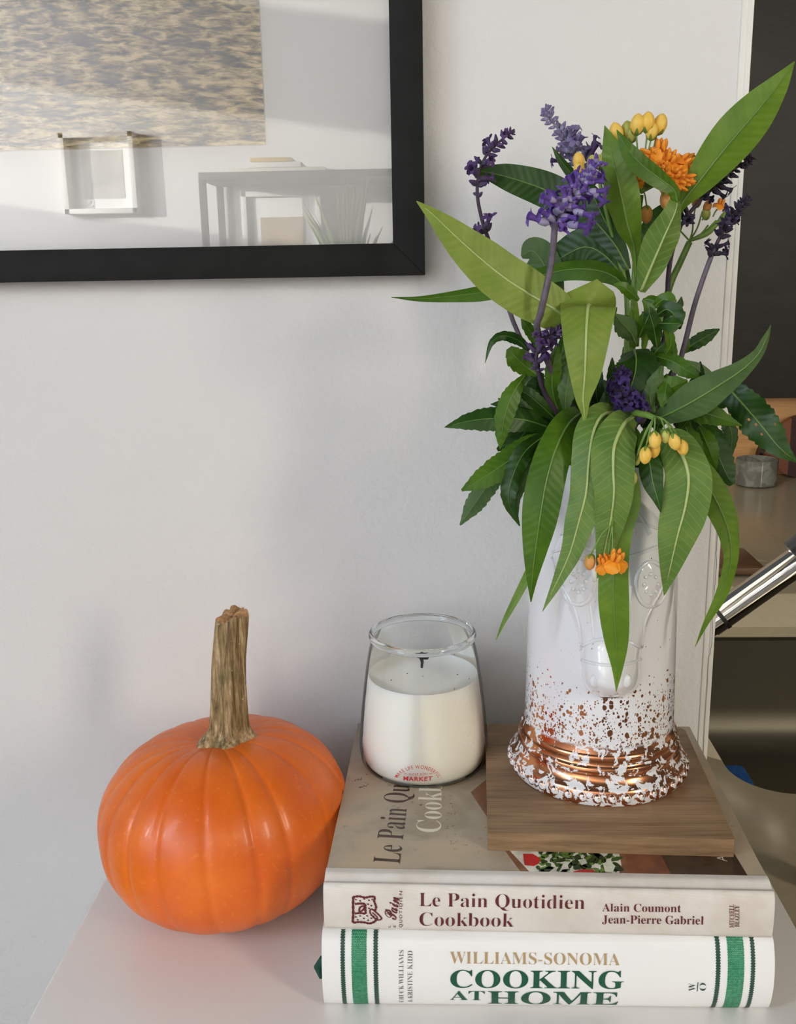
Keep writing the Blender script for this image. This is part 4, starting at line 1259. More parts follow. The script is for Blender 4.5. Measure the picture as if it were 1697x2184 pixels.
VIOS = {
 'violet': (petal_mat('calyx_violet', srgb(.26, .22, .34), srgb(.36, .31, .44)), petal_mat('petal_violet', srgb(.27, .17, .39), srgb(.38, .26, .48))),
 'grey': (petal_mat('calyx_lavender', srgb(.58, .55, .68), srgb(.70, .68, .78)), petal_mat('petal_lavender', srgb(.47, .42, .60), srgb(.58, .54, .70))),
 'bright': (petal_mat('calyx_bright', srgb(.52, .48, .66), srgb(.76, .73, .84)), petal_mat('petal_bright', srgb(.34, .20, .58), srgb(.47, .34, .69))),
 'dark': (petal_mat('calyx_painted_shade', srgb(.12, .085, .16), srgb(.17, .13, .22)), petal_mat('petal_painted_shade', srgb(.13, .085, .20), srgb(.20, .14, .28))),  # violet flowers standing in shade, the shade painted into their colour
 'deep': (petal_mat('calyx_deep', srgb(.20, .16, .33), srgb(.27, .22, .40)), petal_mat('petal_deep', srgb(.20, .12, .38), srgb(.28, .18, .46))),
}
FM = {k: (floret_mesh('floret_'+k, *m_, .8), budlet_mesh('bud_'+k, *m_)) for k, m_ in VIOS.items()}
def spike(root, pts, kind, whorls, sz, openf=.5, seed=1, ends=(1.0, .55), n_per=6):
    """pts bottom -> tip (photo x, y, depth); whorls: fractions along"""
    r = random.Random(seed)
    Q = [aty(*q[:3]) for q in spline(pts, 60)]
    tube('spike_axis', Q, [.0012-.0006*i/59 for i in range(60)], M_PURPDARK if kind != 'grey' else VIOS['grey'][0], root, 6, 180)
    for w_ in whorls:
        fr_, cnt, op, scl = w_
        i = min(58, int(fr_*59)); p = Q[i]; T_ = (Q[i+1]-Q[max(0, i-1)]).normalized()
        ref = T_.cross(Vector((0, 0, 1)))
        if ref.length < .2: ref = T_.cross(Vector((1, 0, 0)))
        ref.normalize(); b_ = T_.cross(ref)
        a0 = r.uniform(0, 6)
        for k in range(cnt):
            a = a0+2*PI*k/cnt+r.uniform(-.25, .25)
            rad = ref*math.cos(a)+b_*math.sin(a)
            opened = r.random() < op
            d = rad*(.9 if opened else .85)+T_*(r.uniform(.15, .8))
            s_ = sz*scl*(r.uniform(.85, 1.15))*(1 if opened else .52)
            place('floret' if opened else 'flower_bud', FM[kind][0 if opened else 1], root, p+rad*.0006+T_*r.uniform(-.001, .001), d, s_, r.uniform(0, 6))
G_SAL, G_MLK = 'violet salvia stems in the vase', 'orange milkweed stems in the vase'

# --- salvia 1: upper left
s1_ = sprig('salvia_stem', 'slender dark violet salvia leaning at the upper left beside the picture frame', G_SAL)
stemtube(s1_, [(1042, 513, .600), (1062, 570, .602), (1100, 700, .604), (1190, 860, .600)], .0012, .0017, M_PURPSTEM)
spike(s1_, [(1042, 513, .600), (1028, 470, .600), (1018, 420, .600), (1020, 375, .600), (1035, 335, .600), (1062, 305, .600), (1097, 276, .600)], 'violet',
      [(.10, 4, .8, 1.05), (.34, 2, 0, .8), (.44, 4, .55, 1.1), (.50, 3, .8, 1.2), (.60, 4, .1, 1), (.70, 4, .2, .95), (.76, 4, .2, .9), (.83, 5, .2, .85), (.89, 5, .1, .75), (.94, 5, 0, .62), (.98, 5, 0, .5)], .0110, seed=5)
# --- salvia 2: tall grey lavender
s2_ = sprig('salvia_stem', 'tallest lavender grey salvia with a pale knobbly tip, behind the bright violet one', G_SAL)
stemtube(s2_, [(1285, 520, .612), (1278, 580, .612), (1254, 650, .610), (1270, 860, .600)], .0013, .0018, M_PURPSTEM)
spike(s2_, [(1285, 530, .612), (1283, 470, .612), (1262, 390, .611), (1228, 330, .610), (1198, 284, .610), (1180, 262, .610), (1163, 228, .610)], 'grey',
      [(.02, 4, 0, .8), (.40, 6, .5, 1.1), (.47, 6, .6, 1.1), (.53, 6, .6, 1.1), (.58, 6, .4, 1.0), (.64, 5, .15, 1.0), (.69, 4, 0, .9), (.77, 3, 0, .7), (.86, 6, 0, .72), (.90, 7, 0, .75), (.94, 7, 0, .7), (.97, 7, 0, .6), (.995, 6, 0, .5)], .0120, seed=8)
for q, a_, s_ in (((1250, 330), (.5, -.2, .9), .016), ((1272, 345), (.8, -.2, .55), .015), ((1262, 300), (.3, 0, 1), .009), ((1220, 305), (.1, -.3, 1), .010), ((1205, 330), (-1, -.2, .1), .011)):
    place('floret', FM['violet'][0], s2_, aty(q[0], q[1]+15, .608), Vector(a_), s_, 1.0)
# --- salvia 3: big bright one in front
s3_ = sprig('salvia_stem', 'largest bright violet salvia flower head, in front of the upright leaves', G_SAL)
stemtube(s3_, [(1183, 478, .540), (1178, 540, .534), (1168, 600, .531), (1152, 670, .534), (1146, 705, .542), (1180, 800, .560), (1240, 900, .575)], .0017, .0020, M_PURPSTEM)
spike(s3_, [(1183, 488, .548), (1196, 455, .546), (1215, 425, .546), (1235, 400, .547), (1255, 375, .548), (1278, 345, .550)], 'bright',
      [(.02, 7, .5, 1.0), (.08, 6, .6, 1.1), (.20, 6, .6, 1.1), (.30, 7, .6, 1.1), (.40, 6, .6, 1.05), (.50, 7, .5, 1.0), (.60, 6, .4, 1.0), (.70, 7, .25, .95), (.79, 7, .1, .95), (.88, 7, 0, .95), (.97, 6, 0, .85)], .0118, seed=4)
for q, a_, s_ in (((1170, 478), (-1, -.3, .40), .016), ((1180, 470), (-.75, -.5, .5), .013), ((1208, 478), (1, -.3, -.15), .017), ((1222, 450), (1, -.3, -.3), .015), ((1250, 410), (1, -.2, .05), .014), ((1262, 405), (.8, -.2, -.8), .013), ((1185, 430), (-.8, -.5, .3), .012)):
    place('floret', FM['bright'][0], s3_, aty(q[0], q[1], .543), Vector(a_), s_, .6)
# --- salvia 4 and 5: right, shade painted into the florets
s4_ = sprig('salvia_stem', 'violet salvia with painted shade pointing up right, behind the broad upper right leaf', G_SAL)
stemtube(s4_, [(1452, 478, .585), (1432, 540, .586), (1424, 600, .588), (1420, 700, .590), (1380, 860, .590)], .0013, .0017, M_PURPDARK)
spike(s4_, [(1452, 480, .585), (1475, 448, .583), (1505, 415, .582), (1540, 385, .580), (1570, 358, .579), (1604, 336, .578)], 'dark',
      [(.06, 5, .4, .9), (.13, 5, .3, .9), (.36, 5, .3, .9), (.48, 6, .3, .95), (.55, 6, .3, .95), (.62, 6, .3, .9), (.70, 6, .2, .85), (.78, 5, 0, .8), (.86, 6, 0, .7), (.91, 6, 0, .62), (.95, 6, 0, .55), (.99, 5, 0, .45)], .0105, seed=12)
s5_ = sprig('salvia_stem', 'violet salvia with painted shade on a bare grey stem, rightmost of the spikes', G_SAL)
stemtube(s5_, [(1518, 542, .575), (1497, 600, .576), (1478, 660, .578), (1458, 740, .580), (1440, 790, .582), (1380, 890, .588)], .0014, .0018, M_PURPSTEM)
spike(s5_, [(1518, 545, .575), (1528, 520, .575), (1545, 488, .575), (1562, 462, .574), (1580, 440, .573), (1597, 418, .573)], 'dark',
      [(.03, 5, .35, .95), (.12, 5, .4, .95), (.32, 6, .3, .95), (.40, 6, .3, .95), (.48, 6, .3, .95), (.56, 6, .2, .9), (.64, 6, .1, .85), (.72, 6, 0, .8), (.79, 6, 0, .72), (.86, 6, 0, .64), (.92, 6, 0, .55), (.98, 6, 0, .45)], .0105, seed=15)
# --- salvia 6: small purple, lower left; 7: deep violet in the middle
s6_ = sprig('salvia_stem', 'small purple salvia spike at the left of the bunch, below the yellow green leaf', G_SAL)
stemtube(s6_, [(1146, 785, .545), (1158, 830, .548), (1182, 872, .556), (1230, 930, .570)], .0013, .0016, M_PURPDARK)
spike(s6_, [(1147, 792, .545), (1143, 765, .543), (1150, 735, .543), (1165, 722, .543), (1185, 712, .543), (1203, 700, .545)], 'violet',
      [(.04, 5, .2, .8), (.15, 5, .6, .95), (.30, 5, .5, .95), (.45, 5, .5, .9), (.62, 6, .1, .8), (.72, 6, 0, .8), (.80, 6, 0, .75), (.88, 6, 0, .7), (.96, 6, 0, .6)], .0105, seed=21)
s7_ = sprig('salvia_stem', 'dense deep violet salvia cluster nestled in the middle of the leaves', G_SAL)
stemtube(s7_, [(1345, 880, .548), (1345, 930, .565)], .0014, .0016, M_PURPDARK)
spike(s7_, [(1352, 884, .545), (1342, 862, .541), (1330, 840, .538), (1325, 818, .538), (1322, 790, .540)], 'deep',
      [(.02, 7, .6, 1.0), (.16, 7, .6, 1.05), (.28, 7, .6, 1.05), (.40, 7, .5, 1.05), (.52, 7, .5, 1.05), (.62, 7, .4, 1.0), (.72, 6, .4, .95), (.82, 6, .3, .9), (.92, 6, .2, .8), (.99, 6, .2, .7)], .0108, seed=31)

# --- milkweed
M_BUDY = petal_mat('bud_yellow', srgb(.99, .79, .28), srgb(1.0, .86, .44), .4)
M_BUDO = petal_mat('bud_orange', srgb(.86, .58, .26), srgb(.90, .66, .34), .45)
M_BUDG = petal_mat('bud_green', srgb(.70, .72, .32), srgb(.82, .80, .42), .4)
M_PETO = petal_mat('petal_orange', srgb(1.0, .60, .05), srgb(1.0, .68, .14), .45)
M_HOOD = petal_mat('hood_orange', srgb(1.0, .60, .08), srgb(1.0, .70, .20), .4)
def bud_mesh(name, m):
    prof = [(.02, 0), (.17, .06), (.29, .22), (.335, .42), (.33, .58), (.27, .78), (.15, .93), (.02, 1.0)]
    prof = spline(prof, 14)
    v, f = lathe_data(prof, 20, (0, 0, 0), lambda a, u: 1+.055*abs(math.cos(2.5*a))-.02)
    return meshdata(name, v, f, m, 180)
BM = {'y': bud_mesh('bud_mesh_yellow', M_BUDY), 'o': bud_mesh('bud_mesh_orange', M_BUDO), 'g': bud_mesh('bud_mesh_green', M_BUDG)}
def sepal_mesh():
    vs_, fs_ = [], []
    for k in range(5):
        a = 2*PI*k/5; d = Vector((math.cos(a), math.sin(a), 0)); sd = Vector((-d.y, d.x, 0))
        b0 = len(vs_)
        for u, w_, r_, z in ((0, .07, .05, -.02), (.4, .10, .21, .07), (.75, .06, .31, .24), (1, .005, .335, .36)):
            for s_ in (-1, 1): vs_.append(tuple(d*r_+sd*w_*s_+Vector((0, 0, z))))
        for i in range(3): fs_.append((b0+2*i, b0+2*i+1, b0+2*i+3, b0+2*i+2))
    return meshdata('sepal_mesh', vs_, fs_, M_STALK, 180)
SEPAL = sepal_mesh()
def bloom_mesh():
    vs_, fs_, mi = [], [], []
    for k in range(5):                          # reflexed petals
        a = 2*PI*k/5; d = Vector((math.cos(a), math.sin(a), 0)); sd = Vector((-d.y, d.x, 0)); b0 = len(vs_)
        for u in (0, .25, .5, .75, 1):
            c = d*(.12+.40*math.sin(u*1.6)) + Vector((0, 0, .42-.42*u*u))
            w_ = .09+.25*math.sin(PI*min(1, u*.74+.10)); w_ = w_ if u < 1 else .10
            for s_ in (-1, 0, 1): vs_.append(tuple(c+sd*w_*s_+d*(-.03 if s_ == 0 else 0)))
        for i in range(4):
            for j in range(2): fs_.append((b0+3*i+j, b0+3*i+j+1, b0+3*i+j+4, b0+3*i+j+3)); mi.append(0)
    for k in range(5):                          # upright hoods
        a = 2*PI*(k+.5)/5; c = Vector((.19*math.cos(a), .19*math.sin(a), 0)); b0 = len(vs_)
        prof = [(.05, .38), (.085, .47), (.105, .58), (.10, .72), (.06, .84), (.01, .90)]
        for r_, z in prof:
            for q in range(6):
                vs_.append((c.x*(1+.35*(z-.38))+r_*math.cos(q*PI/3), c.y*(1+.35*(z-.38))+r_*math.sin(q*PI/3), z))
        for i in range(5):
            for q in range(6): fs_.append((b0+i*6+q, b0+i*6+(q+1) % 6, b0+(i+1)*6+(q+1) % 6, b0+(i+1)*6+q)); mi.append(1)
    b0 = len(vs_)                               # central column
    for r_, z in ((.10, .25), (.12, .45), (.10, .72), (.02, .75)):
        for q in range(6): vs_.append((r_*math.cos(q*PI/3), r_*math.sin(q*PI/3), z))
    for i in range(3):
        for q in range(6): fs_.append((b0+i*6+q, b0+i*6+(q+1) % 6, b0+(i+1)*6+(q+1) % 6, b0+(i+1)*6+q)); mi.append(1)
    return meshdata('bloom_mesh', vs_, fs_, [M_PETO, M_HOOD], 180, None, mi)
BLOOM = bloom_mesh()
def bud(root, px, py, dep, zd, k='y', L=.0100, hub=None, spin=.3):
    """bud centred at the photo point, long axis zd (stalk end to tip)"""
    c = aty(px, py, dep); zd = Vector(zd).normalized()
    b0 = c-zd*L/2
    o = place('bud', BM[k], root, b0, zd, L, spin)
    s_ = bpy.data.objects.new('sepals', SEPAL); lk(s_, o)
    if hub is not None:
        h_ = Vector(hub); mid = (h_+b0)/2+(b0-h_).length*.12*(-zd if zd.z < 0 else Vector((0, 0, 0)))*(-1 if zd.z < 0 else 0)
        if zd.z < 0: mid = (h_+b0)/2+Vector((0, -.001, .003))
        tube('flower_stalk', spline([tuple(h_), tuple(mid), tuple(b0)], 12), .00045, M_STALK, root, 6, 180)
    return o
def bloom(root, px, py, dep, zd, s_=.0115, hub=None, spin=0.0):
    c = aty(px, py, dep); zd = Vector(zd).normalized()
    o = place('blossom', BLOOM, root, c-zd*s_*.35, zd, s_, spin)
    if hub is not None: tube('flower_stalk', spline([tuple(hub), tuple((Vector(hub)+c-zd*s_*.4)/2+Vector((0, 0, .001))), tuple(c-zd*s_*.3)], 10), .00045, M_STALK, root, 6, 180)
    return o
# m1: tall centre stem
m1 = sprig('milkweed_stem', 'tallest milkweed stem with open orange blossoms and yellow buds on top', G_MLK)
D1 = .575
stemtube(m1, [(1367, 416, D1), (1360, 470, D1), (1356, 540, D1), (1352, 620, D1), (1348, 720, .577), (1335, 880, .582)], .0014, .0026, M_STALK)
h1 = aty(1367, 412, D1)
for x_, y_, zd, k, L in ((1314, 282, (-.35, -.1, 1), 'y', .0108), (1338, 278, (-.15, -.15, 1), 'g', .0102), (1347, 285, (0, -.2, 1), 'g', .0096), (1359, 265, (.05, -.1, 1), 'y', .0112), (1381, 261, (.0, -.1, 1), 'y', .0112), (1390, 280, (.1, 0, 1), 'y', .0095), (1407, 265, (.25, -.1, 1), 'y', .0112)):
    bud(m1, x_, y_, D1+rnd.uniform(-.004, .004), zd, k, L, h1+Vector((rnd.uniform(-.001, .001), 0, 0)))
for x_, y_, dd, zd in ((1408, 322, 0, (.0, -.3, 1)), (1384, 335, -.004, (-.9, -.4, .3)), (1462, 350, 0, (.9, -.2, .5)), (1460, 382, -.002, (.9, -.4, 0)), (1390, 356, -.008, (-.5, -.9, .1)), (1432, 396, -.006, (.2, -.8, -.6)), (1395, 340, -.003, (-.5, -.6, .5)), (1428, 345, -.004, (.2, -.7, .7)), (1412, 362, -.008, (-.1, -1, .3)), (1452, 350, 0, (.8, -.4, .6)), (1440, 372, -.006, (.4, -.9, .2)), (1447, 390, -.003, (.6, -.7, -.3)), (1424, 385, -.005, (0, -1, -.2)), (1416, 340, -.002, (-.1, -.7, .8))):
    bloom(m1, x_, y_, D1+dd, zd, .0120, h1, rnd.uniform(0, 6))
bloom(m1, 1356, 382, D1-.004, (-.5, -.5, .5), .0095, h1, .4)
bud(m1, 1378, 458, D1-.003, (0, -.1, -1), 'o', .0098, h1)
bud(m1, 1420, 428, D1-.003, (.05, -.1, -1), 'o', .0100, aty(1418, 402, D1))
leaf(m1, 'mid', [(1357, 600, .572, 8), (1353, 530, .567, 26), (1338, 480, .562, 58), (1325, 420, .560, 76), (1312, 360, .560, 66), (1300, 310, .562, 38), (1289, 268, .565, 2)], -22, .22, wave=.06)
# curled leaf: lower part shows its pale underside, tip flops over to the left
leaf(m1, 'under', [(1366, 622, .566, 20), (1392, 560, .560, 66), (1418, 500, .556, 74), (1440, 450, .556, 50), (1444, 420, .560, 24)], (8, 50), .20, wave=.10)
leaf(m1, 'green', [(1444, 432, .558, 16), (1436, 405, .556, 30), (1405, 380, .554, 44), (1366, 350, .553, 46), (1338, 318, .553, 32), (1315, 277, .555, 2)], (25, 0), .16)
leaf(m1, 'dark', [(1370, 590, .590, 10), (1378, 545, .592, 50), (1396, 500, .594, 68), (1418, 462, .594, 60), (1440, 425, .592, 10)], 25, .2)
leaf(m1, 'dark', [(1340, 575, .585, 12), (1310, 520, .590, 44), (1250, 455, .598, 66), (1170, 408, .604, 74), (1090, 380, .608, 58), (1040, 368, .610, 30), (1006, 363, .610, 2)], -15, .15, wave=.05)
leaf(m1, 'dark', [(1335, 560, .590, 10), (1305, 500, .592, 45), (1280, 450, .594, 55), (1262, 410, .596, 30), (1245, 375, .596, 2)], -10, .15)
leaf(m1, 'dark', [(1262, 430, .600, 4), (1230, 385, .602, 22), (1198, 345, .603, 17), (1177, 313, .604, 1)], 10, .2, rib=.6)

# m2: left stem with the yellow-green leaves
m2 = sprig('milkweed_stem', 'milkweed stem with pale yellow buds behind the violet flower and long leftward leaves', G_MLK)
D2 = .590
stemtube(m2, [(1275, 372, .592), (1290, 440, .592), (1310, 520, .592), (1335, 620, .588), (1335, 760, .585), (1320, 890, .584)], .0010, .0022, M_STALK)
h2 = aty(1275, 372, .592)
for x_, y_, k, L, zd in ((1234, 343, 'y', .0095, (-.2, -.2, 1)), (1234, 358, 'y', .0090, (-.1, -.2, 1)), (1262, 347, 'g', .0085, (0, -.2, 1)), (1272, 345, 'g', .0082, (.2, -.2, 1)), (1288, 337, 'g', .0085, (.4, -.2, 1))):
    bud(m2, x_, y_, .585, zd, k, L, h2)
leaf(m2, 'light', [(1236, 700, .552, 36), (1195, 668, .546, 84), (1140, 634, .541, 104), (1080, 596, .538, 106), (1020, 548, .536, 92), (965, 498, .535, 62), (925, 460, .535, 32), (888, 429, .536, 2)], 8, .10, wave=.04)
leaf(m2, 'green', [(1350, 640, .580, 10), (1318, 596, .582, 34), (1270, 576, .586, 50), (1205, 576, .592, 46), (1130, 594, .598, 42), (1040, 621, .604, 40), (960, 632, .607, 26), (890, 637, .608, 12), (834, 634, .608, 1)], 18, .2)
leaf(m2, 'dark', [(1345, 630, .592, 12), (1305, 560, .598, 60), (1255, 527, .604, 84), (1205, 545, .608, 70), (1168, 575, .610, 40), (1150, 610, .610, 4)], (-20, 10), .15, wave=.08)
leaf(m2, 'sage', [(1195, 690, .604, 8), (1180, 620, .606, 46), (1160, 565, .608, 72), (1135, 535, .610, 60), (1112, 548, .612, 8)], -10, .15)
leaf(m2, 'light', [(1262, 700, .570, 60), (1260, 668, .560, 104), (1257, 652, .549, 118), (1254, 656, .537, 118), (1251, 690, .529, 108), (1249, 740, .524, 92), (1247, 800, .524, 66), (1243, 850, .525, 34), (1246, 885, .526, 12), (1240, 914, .527, 2)], 4, .04, wave=.03, rib=1.2)

# m3: right green umbel and the broad upper right leaf
m3 = sprig('milkweed_stem', 'right milkweed stem with a thin green umbel and a broad leaf pointing upper right', G_MLK)
D3 = .592
stemtube(m3, [(1470, 516, D3), (1450, 560, D3), (1428, 610, D3), (1405, 700, .592), (1370, 860, .588)], .0018, .0024, M_STALK)
h3 = aty(1470, 514, D3)
for x_, y_ in ((1497, 452), (1477, 460), (1527, 470), (1510, 480), (1448, 490)):
    tube('flower_stalk', spline([tuple(h3), tuple(aty((1470+x_)/2+3, (514+y_)/2+3, D3)), tuple(aty(x_, y_, D3))], 10), .0005, M_STALK, m3, 6, 180)
bud(m3, 1508, 440, D3, (.2, -.2, 1), 'o', .0070, aty(1497, 470, D3))
bud(m3, 1505, 455, D3+.001, (-.1, -.2, 1), 'g', .0075, None)
bloom(m3, 1535, 437, D3, (.3, -.3, 1), .0068, aty(1520, 462, D3))
bud(m3, 1486, 428, D3+.004, (.2, 0, 1), 'o', .0080, aty(1477, 470, D3))
tube('flower_stalk', spline([tuple(h3), tuple(aty(1510, 495, D3)), tuple(aty(1535, 468, D3))], 10), [.0008+.0010*math.sin(PI*i/9) for i in range(10)], M_STALK, m3, 8, 180)
tube('seed_pod', spline([tuple(aty(1528, 482, D3)), tuple(aty(1539, 466, D3)), tuple(aty(1548, 450, D3))], 10), [.0006+.0012*math.sin(PI*i/9) for i in range(10)], M_STALK, m3, 8, 180)
leaf(m3, 'mid', [(1440, 470, .578, 6), (1455, 432, .575, 28), (1492, 385, .570, 62), (1535, 330, .564, 88), (1575, 282, .560, 96), (1618, 232, .556, 82), (1660, 180, .553, 46), (1694, 131, .551, 2)], 14, .16, wave=.03)

# m4: front drooping stem with yellow buds
m4 = sprig('milkweed_stem', 'drooping milkweed stem with plump yellow buds over the right front of the vase rim', G_MLK)
stemtube(m4, [(1396, 892, .512), (1372, 884, .520), (1345, 896, .545)], .0016, .0022, M_STALK)
h4 = aty(1395, 890, .512)
for x_, y_, k, L, zd, dd in ((1396, 939, 'y', .0094, (.05, -.25, -1), .507), (1394, 958, 'y', .0094, (0, -.2, -1), .511), (1376, 971, 'y', .0094, (-.1, -.25, -1), .506), (1418, 931, 'g', .0072, (.05, -.2, -1), .509), (1438, 942, 'y', .0092, (.25, -.2, -1), .508), (1454, 953, 'y', .0092, (.3, -.2, -1), .511), (1357, 982, 'g', .0055, (0, -.2, -1), .514), (1347, 1020, 'g', .0085, (-.05, -.2, -1), .512)):
    bud(m4, x_, y_, dd, zd, k, L, h4)
leaf(m4, 'under', [(1352, 886, .540, 30), (1330, 905, .522, 74), (1310, 950, .512, 92), (1307, 1000, .508, 92), (1309, 1050, .506, 84), (1302, 1110, .506, 66), (1290, 1170, .507, 40), (1273, 1234, .509, 2)], -6, .12, wave=.05, rib=1.15)
leaf(m4, 'dark', [(1375, 950, .524, 16), (1385, 990, .518, 48), (1392, 1030, .514, 44), (1402, 1065, .512, 22), (1409, 1094, .512, 1)], 8, .16)
leaf(m4, 'under', [(1412, 920, .535, 30), (1440, 945, .524, 74), (1462, 990, .516, 92), (1468, 1030, .513, 100), (1460, 1085, .511, 100), (1445, 1140, .510, 84), (1430, 1205, .511, 48), (1416, 1270, .513, 2)], -4, .10, wave=.03, rib=1.15)
leaf(m4, 'mid', [(1440, 935, .545, 14), (1478, 990, .540, 52), (1515, 1046, .536, 64), (1542, 1100, .533, 56), (1556, 1150, .532, 40), (1558, 1200, .532, 30), (1538, 1270, .533, 26), (1505, 1330, .534, 12), (1482, 1380, .535, 1)], (18, -20), .18, rib=.9)

# m5: front lower stem with the orange blossom
m5 = sprig('milkweed_stem', 'lowest milkweed stem with small orange blossoms hanging in front of the horse head', G_MLK)
stemtube(m5, [(1305, 1120, .506), (1300, 1020, .512), (1300, 930, .530), (1302, 900, .555)], .0011, .0020, M_STALK)
h5 = aty(1305, 1118, .506)
bud(m5, 1258, 1199, .503, (-.15, -.25, -1), 'o', .0088, h5)
bloom(m5, 1312, 1196, .498, (.15, -.45, .9), .0125, h5, .2)
bloom(m5, 1290, 1202, .501, (-.35, -.35, .85), .0105, h5, .9)
leaf(m5, 'green', [(1240, 880, .556, 40), (1212, 905, .538, 66), (1184, 960, .524, 76), (1164, 1030, .517, 82), (1152, 1100, .513, 78), (1142, 1170, .512, 54), (1135, 1230, .512, 26), (1132, 1284, .513, 2)], -10, .15, wave=.04)
leaf(m5, 'under', [(1312, 880, .545, 26), (1285, 885, .530, 62), (1266, 920, .520, 80), (1256, 980, .514, 78), (1250, 1050, .511, 74), (1235, 1110, .510, 66), (1215, 1180, .510, 46), (1188, 1240, .511, 26), (1156, 1305, .512, 1)], (-4, 24), .16, wave=.05, rib=1.2)
leaf(m5, 'mid', [(1335, 985, .522, 26), (1336, 1060, .515, 60), (1318, 1140, .510, 56), (1308, 1220, .507, 62), (1309, 1300, .506, 64), (1314, 1370, .507, 50), (1316, 1425, .508, 24), (1314, 1475, .509, 1)], 4, .10, wave=.03)
leaf(m5, 'mid', [(1140, 1190, .540, 16), (1118, 1240, .536, 20), (1090, 1295, .534, 15), (1072, 1330, .533, 9), (1057, 1366, .533, 1)], 20, .2, rib=.6)

# --- serrated salvia foliage
def L(root, mat, pts, roll=0, **kw):
    kw.setdefault('serr', .16); kw.setdefault('n', 36); kw.setdefault('rib', .8)
    return leaf(root, mat, pts, roll, **kw)
# left side
L(s6_, 'dark', [(1180, 915, .560, 14), (1120, 896, .550, 56), (1060, 892, .546, 60), (1000, 898, .544, 42), (948, 911, .544, 2)], 12)
L(s6_, 'green', [(1180, 925, .556, 14), (1130, 950, .546, 58), (1075, 990, .540, 66), (1025, 1022, .537, 48), (984, 1046, .536, 6)], 10)
L(s6_, 'sage', [(1085, 990, .556, 24), (1045, 1030, .554, 46), (1012, 1075, .553, 44), (981, 1120, .553, 4)], -10)
L(s6_, 'dark', [(1165, 925, .550, 16), (1118, 965, .540, 44), (1092, 1020, .535, 42), (1084, 1070, .533, 36), (1108, 1122, .533, 3)], (-30, 30), wave=.22)
L(s6_, 'sage', [(1150, 960, .546, 14), (1128, 1005, .541, 36), (1102, 1060, .538, 24), (1104, 1100, .537, 3)], -25, wave=.15)
L(s6_, 'green', [(1122, 798, .556, 8), (1096, 835, .548, 40), (1078, 880, .545, 46), (1070, 920, .544, 34), (1066, 958, .544, 2)], -15)
L(s6_, 'dark', [(1128, 748, .560, 8), (1105, 726, .557, 24), (1072, 716, .554, 22), (1047, 732, .552, 15), (1034, 775, .552, 1)], (-20, 30), rib=.5)
L(s6_, 'green', [(1146, 800, .562, 10), (1122, 782, .560, 46), (1100, 762, .558, 50), (1085, 742, .558, 16)], 0)
L(s6_, 'dark', [(1190, 900, .566, 12), (1150, 862, .560, 34), (1110, 835, .558, 28), (1078, 864, .556, 4)], 0)
L(s6_, 'dark', [(1170, 885, .575, 10), (1120, 868, .572, 36), (1080, 862, .570, 26), (1046, 862, .570, 2)], 0)
L(s1_, 'green', [(1146, 745, .575, 8), (1134, 712, .573, 26), (1120, 690, .572, 20), (1112, 668, .572, 1)], 0, rib=.5)
L(s1_, 'dark', [(1200, 905, .575, 12), (1185, 850, .570, 40), (1190, 790, .568, 44), (1200, 740, .568, 26), (1205, 700, .568, 3)], 20)
L(s1_, 'green', [(1195, 890, .568, 10), (1178, 830, .560, 34), (1180, 780, .556, 38), (1188, 735, .556, 8)], -10)
L(s1_, 'dark', [(1140, 870, .580, 8), (1120, 830, .580, 40), (1135, 805, .580, 40), (1160, 800, .580, 8)], 0)
L(s2_, 'sage', [(1205, 885, .560, 8), (1207, 840, .556, 40), (1212, 800, .556, 50), (1216, 775, .557, 14)], -10)
L(s2_, 'dark', [(1215, 910, .580, 10), (1160, 900, .576, 50), (1105, 930, .572, 60), (1060, 960, .570, 8)], 0)
L(s1_, 'dark', [(1180, 905, .572, 10), (1140, 905, .566, 46), (1100, 945, .562, 44), (1062, 1000, .560, 6)], 10)
# right side
L(s5_, 'dark', [(1455, 752, .590, 8), (1478, 734, .588, 30), (1508, 716, .586, 30), (1534, 702, .585, 4)], 0)
leaf(s5_, 'sage', [(1392, 896, .548, 20), (1435, 878, .538, 56), (1485, 851, .530, 80), (1535, 820, .525, 66), (1580, 790, .522, 44), (1615, 757, .521, 28), (1632, 725, .521, 20), (1644, 692, .521, 1)], (6, 40), .12, rib=1.0)
leaf(s5_, 'dark', [(1520, 800, .572, 12), (1556, 832, .562, 56), (1596, 876, .552, 82), (1630, 916, .545, 80), (1662, 955, .540, 46), (1702, 988, .537, 2)], 14, .14, serr=.16, wave=.14, holes=1)
L(s5_, 'green', [(1440, 872, .560, 14), (1480, 876, .552, 48), (1525, 888, .547, 44), (1582, 908, .545, 2)], 8)
L(s5_, 'dark', [(1478, 890, .572, 20), (1508, 925, .562, 58), (1530, 970, .557, 66), (1548, 1010, .554, 46), (1562, 1034, .553, 14)], 0)
L(s5_, 'dark', [(1530, 880, .575, 8), (1552, 905, .572, 34), (1560, 935, .571, 34), (1553, 990, .570, 3)], -20)
L(s5_, 'sage', [(1462, 770, .596, 6), (1490, 790, .596, 30), (1520, 820, .596, 30), (1546, 850, .596, 4)], 0, serr=0)
L(s5_, 'green', [(1452, 760, .584, 6), (1462, 740, .583, 18), (1470, 722, .583, 2)], 0, rib=.5)
L(s4_, 'green', [(1400, 760, .556, 16), (1435, 772, .548, 38), (1468, 792, .545, 34), (1492, 806, .545, 3)], 0)
L(s4_, 'green', [(1385, 880, .552, 8), (1404, 840, .545, 40), (1440, 822, .542, 46), (1466, 812, .542, 6)], 14)
L(s4_, 'sage', [(1412, 780, .548, 8), (1400, 815, .543, 34), (1395, 842, .542, 4)], -10, rib=.6)
L(s4_, 'green', [(1424, 800, .546, 8), (1418, 838, .540, 38), (1410, 868, .539, 5)], -10, rib=.6)
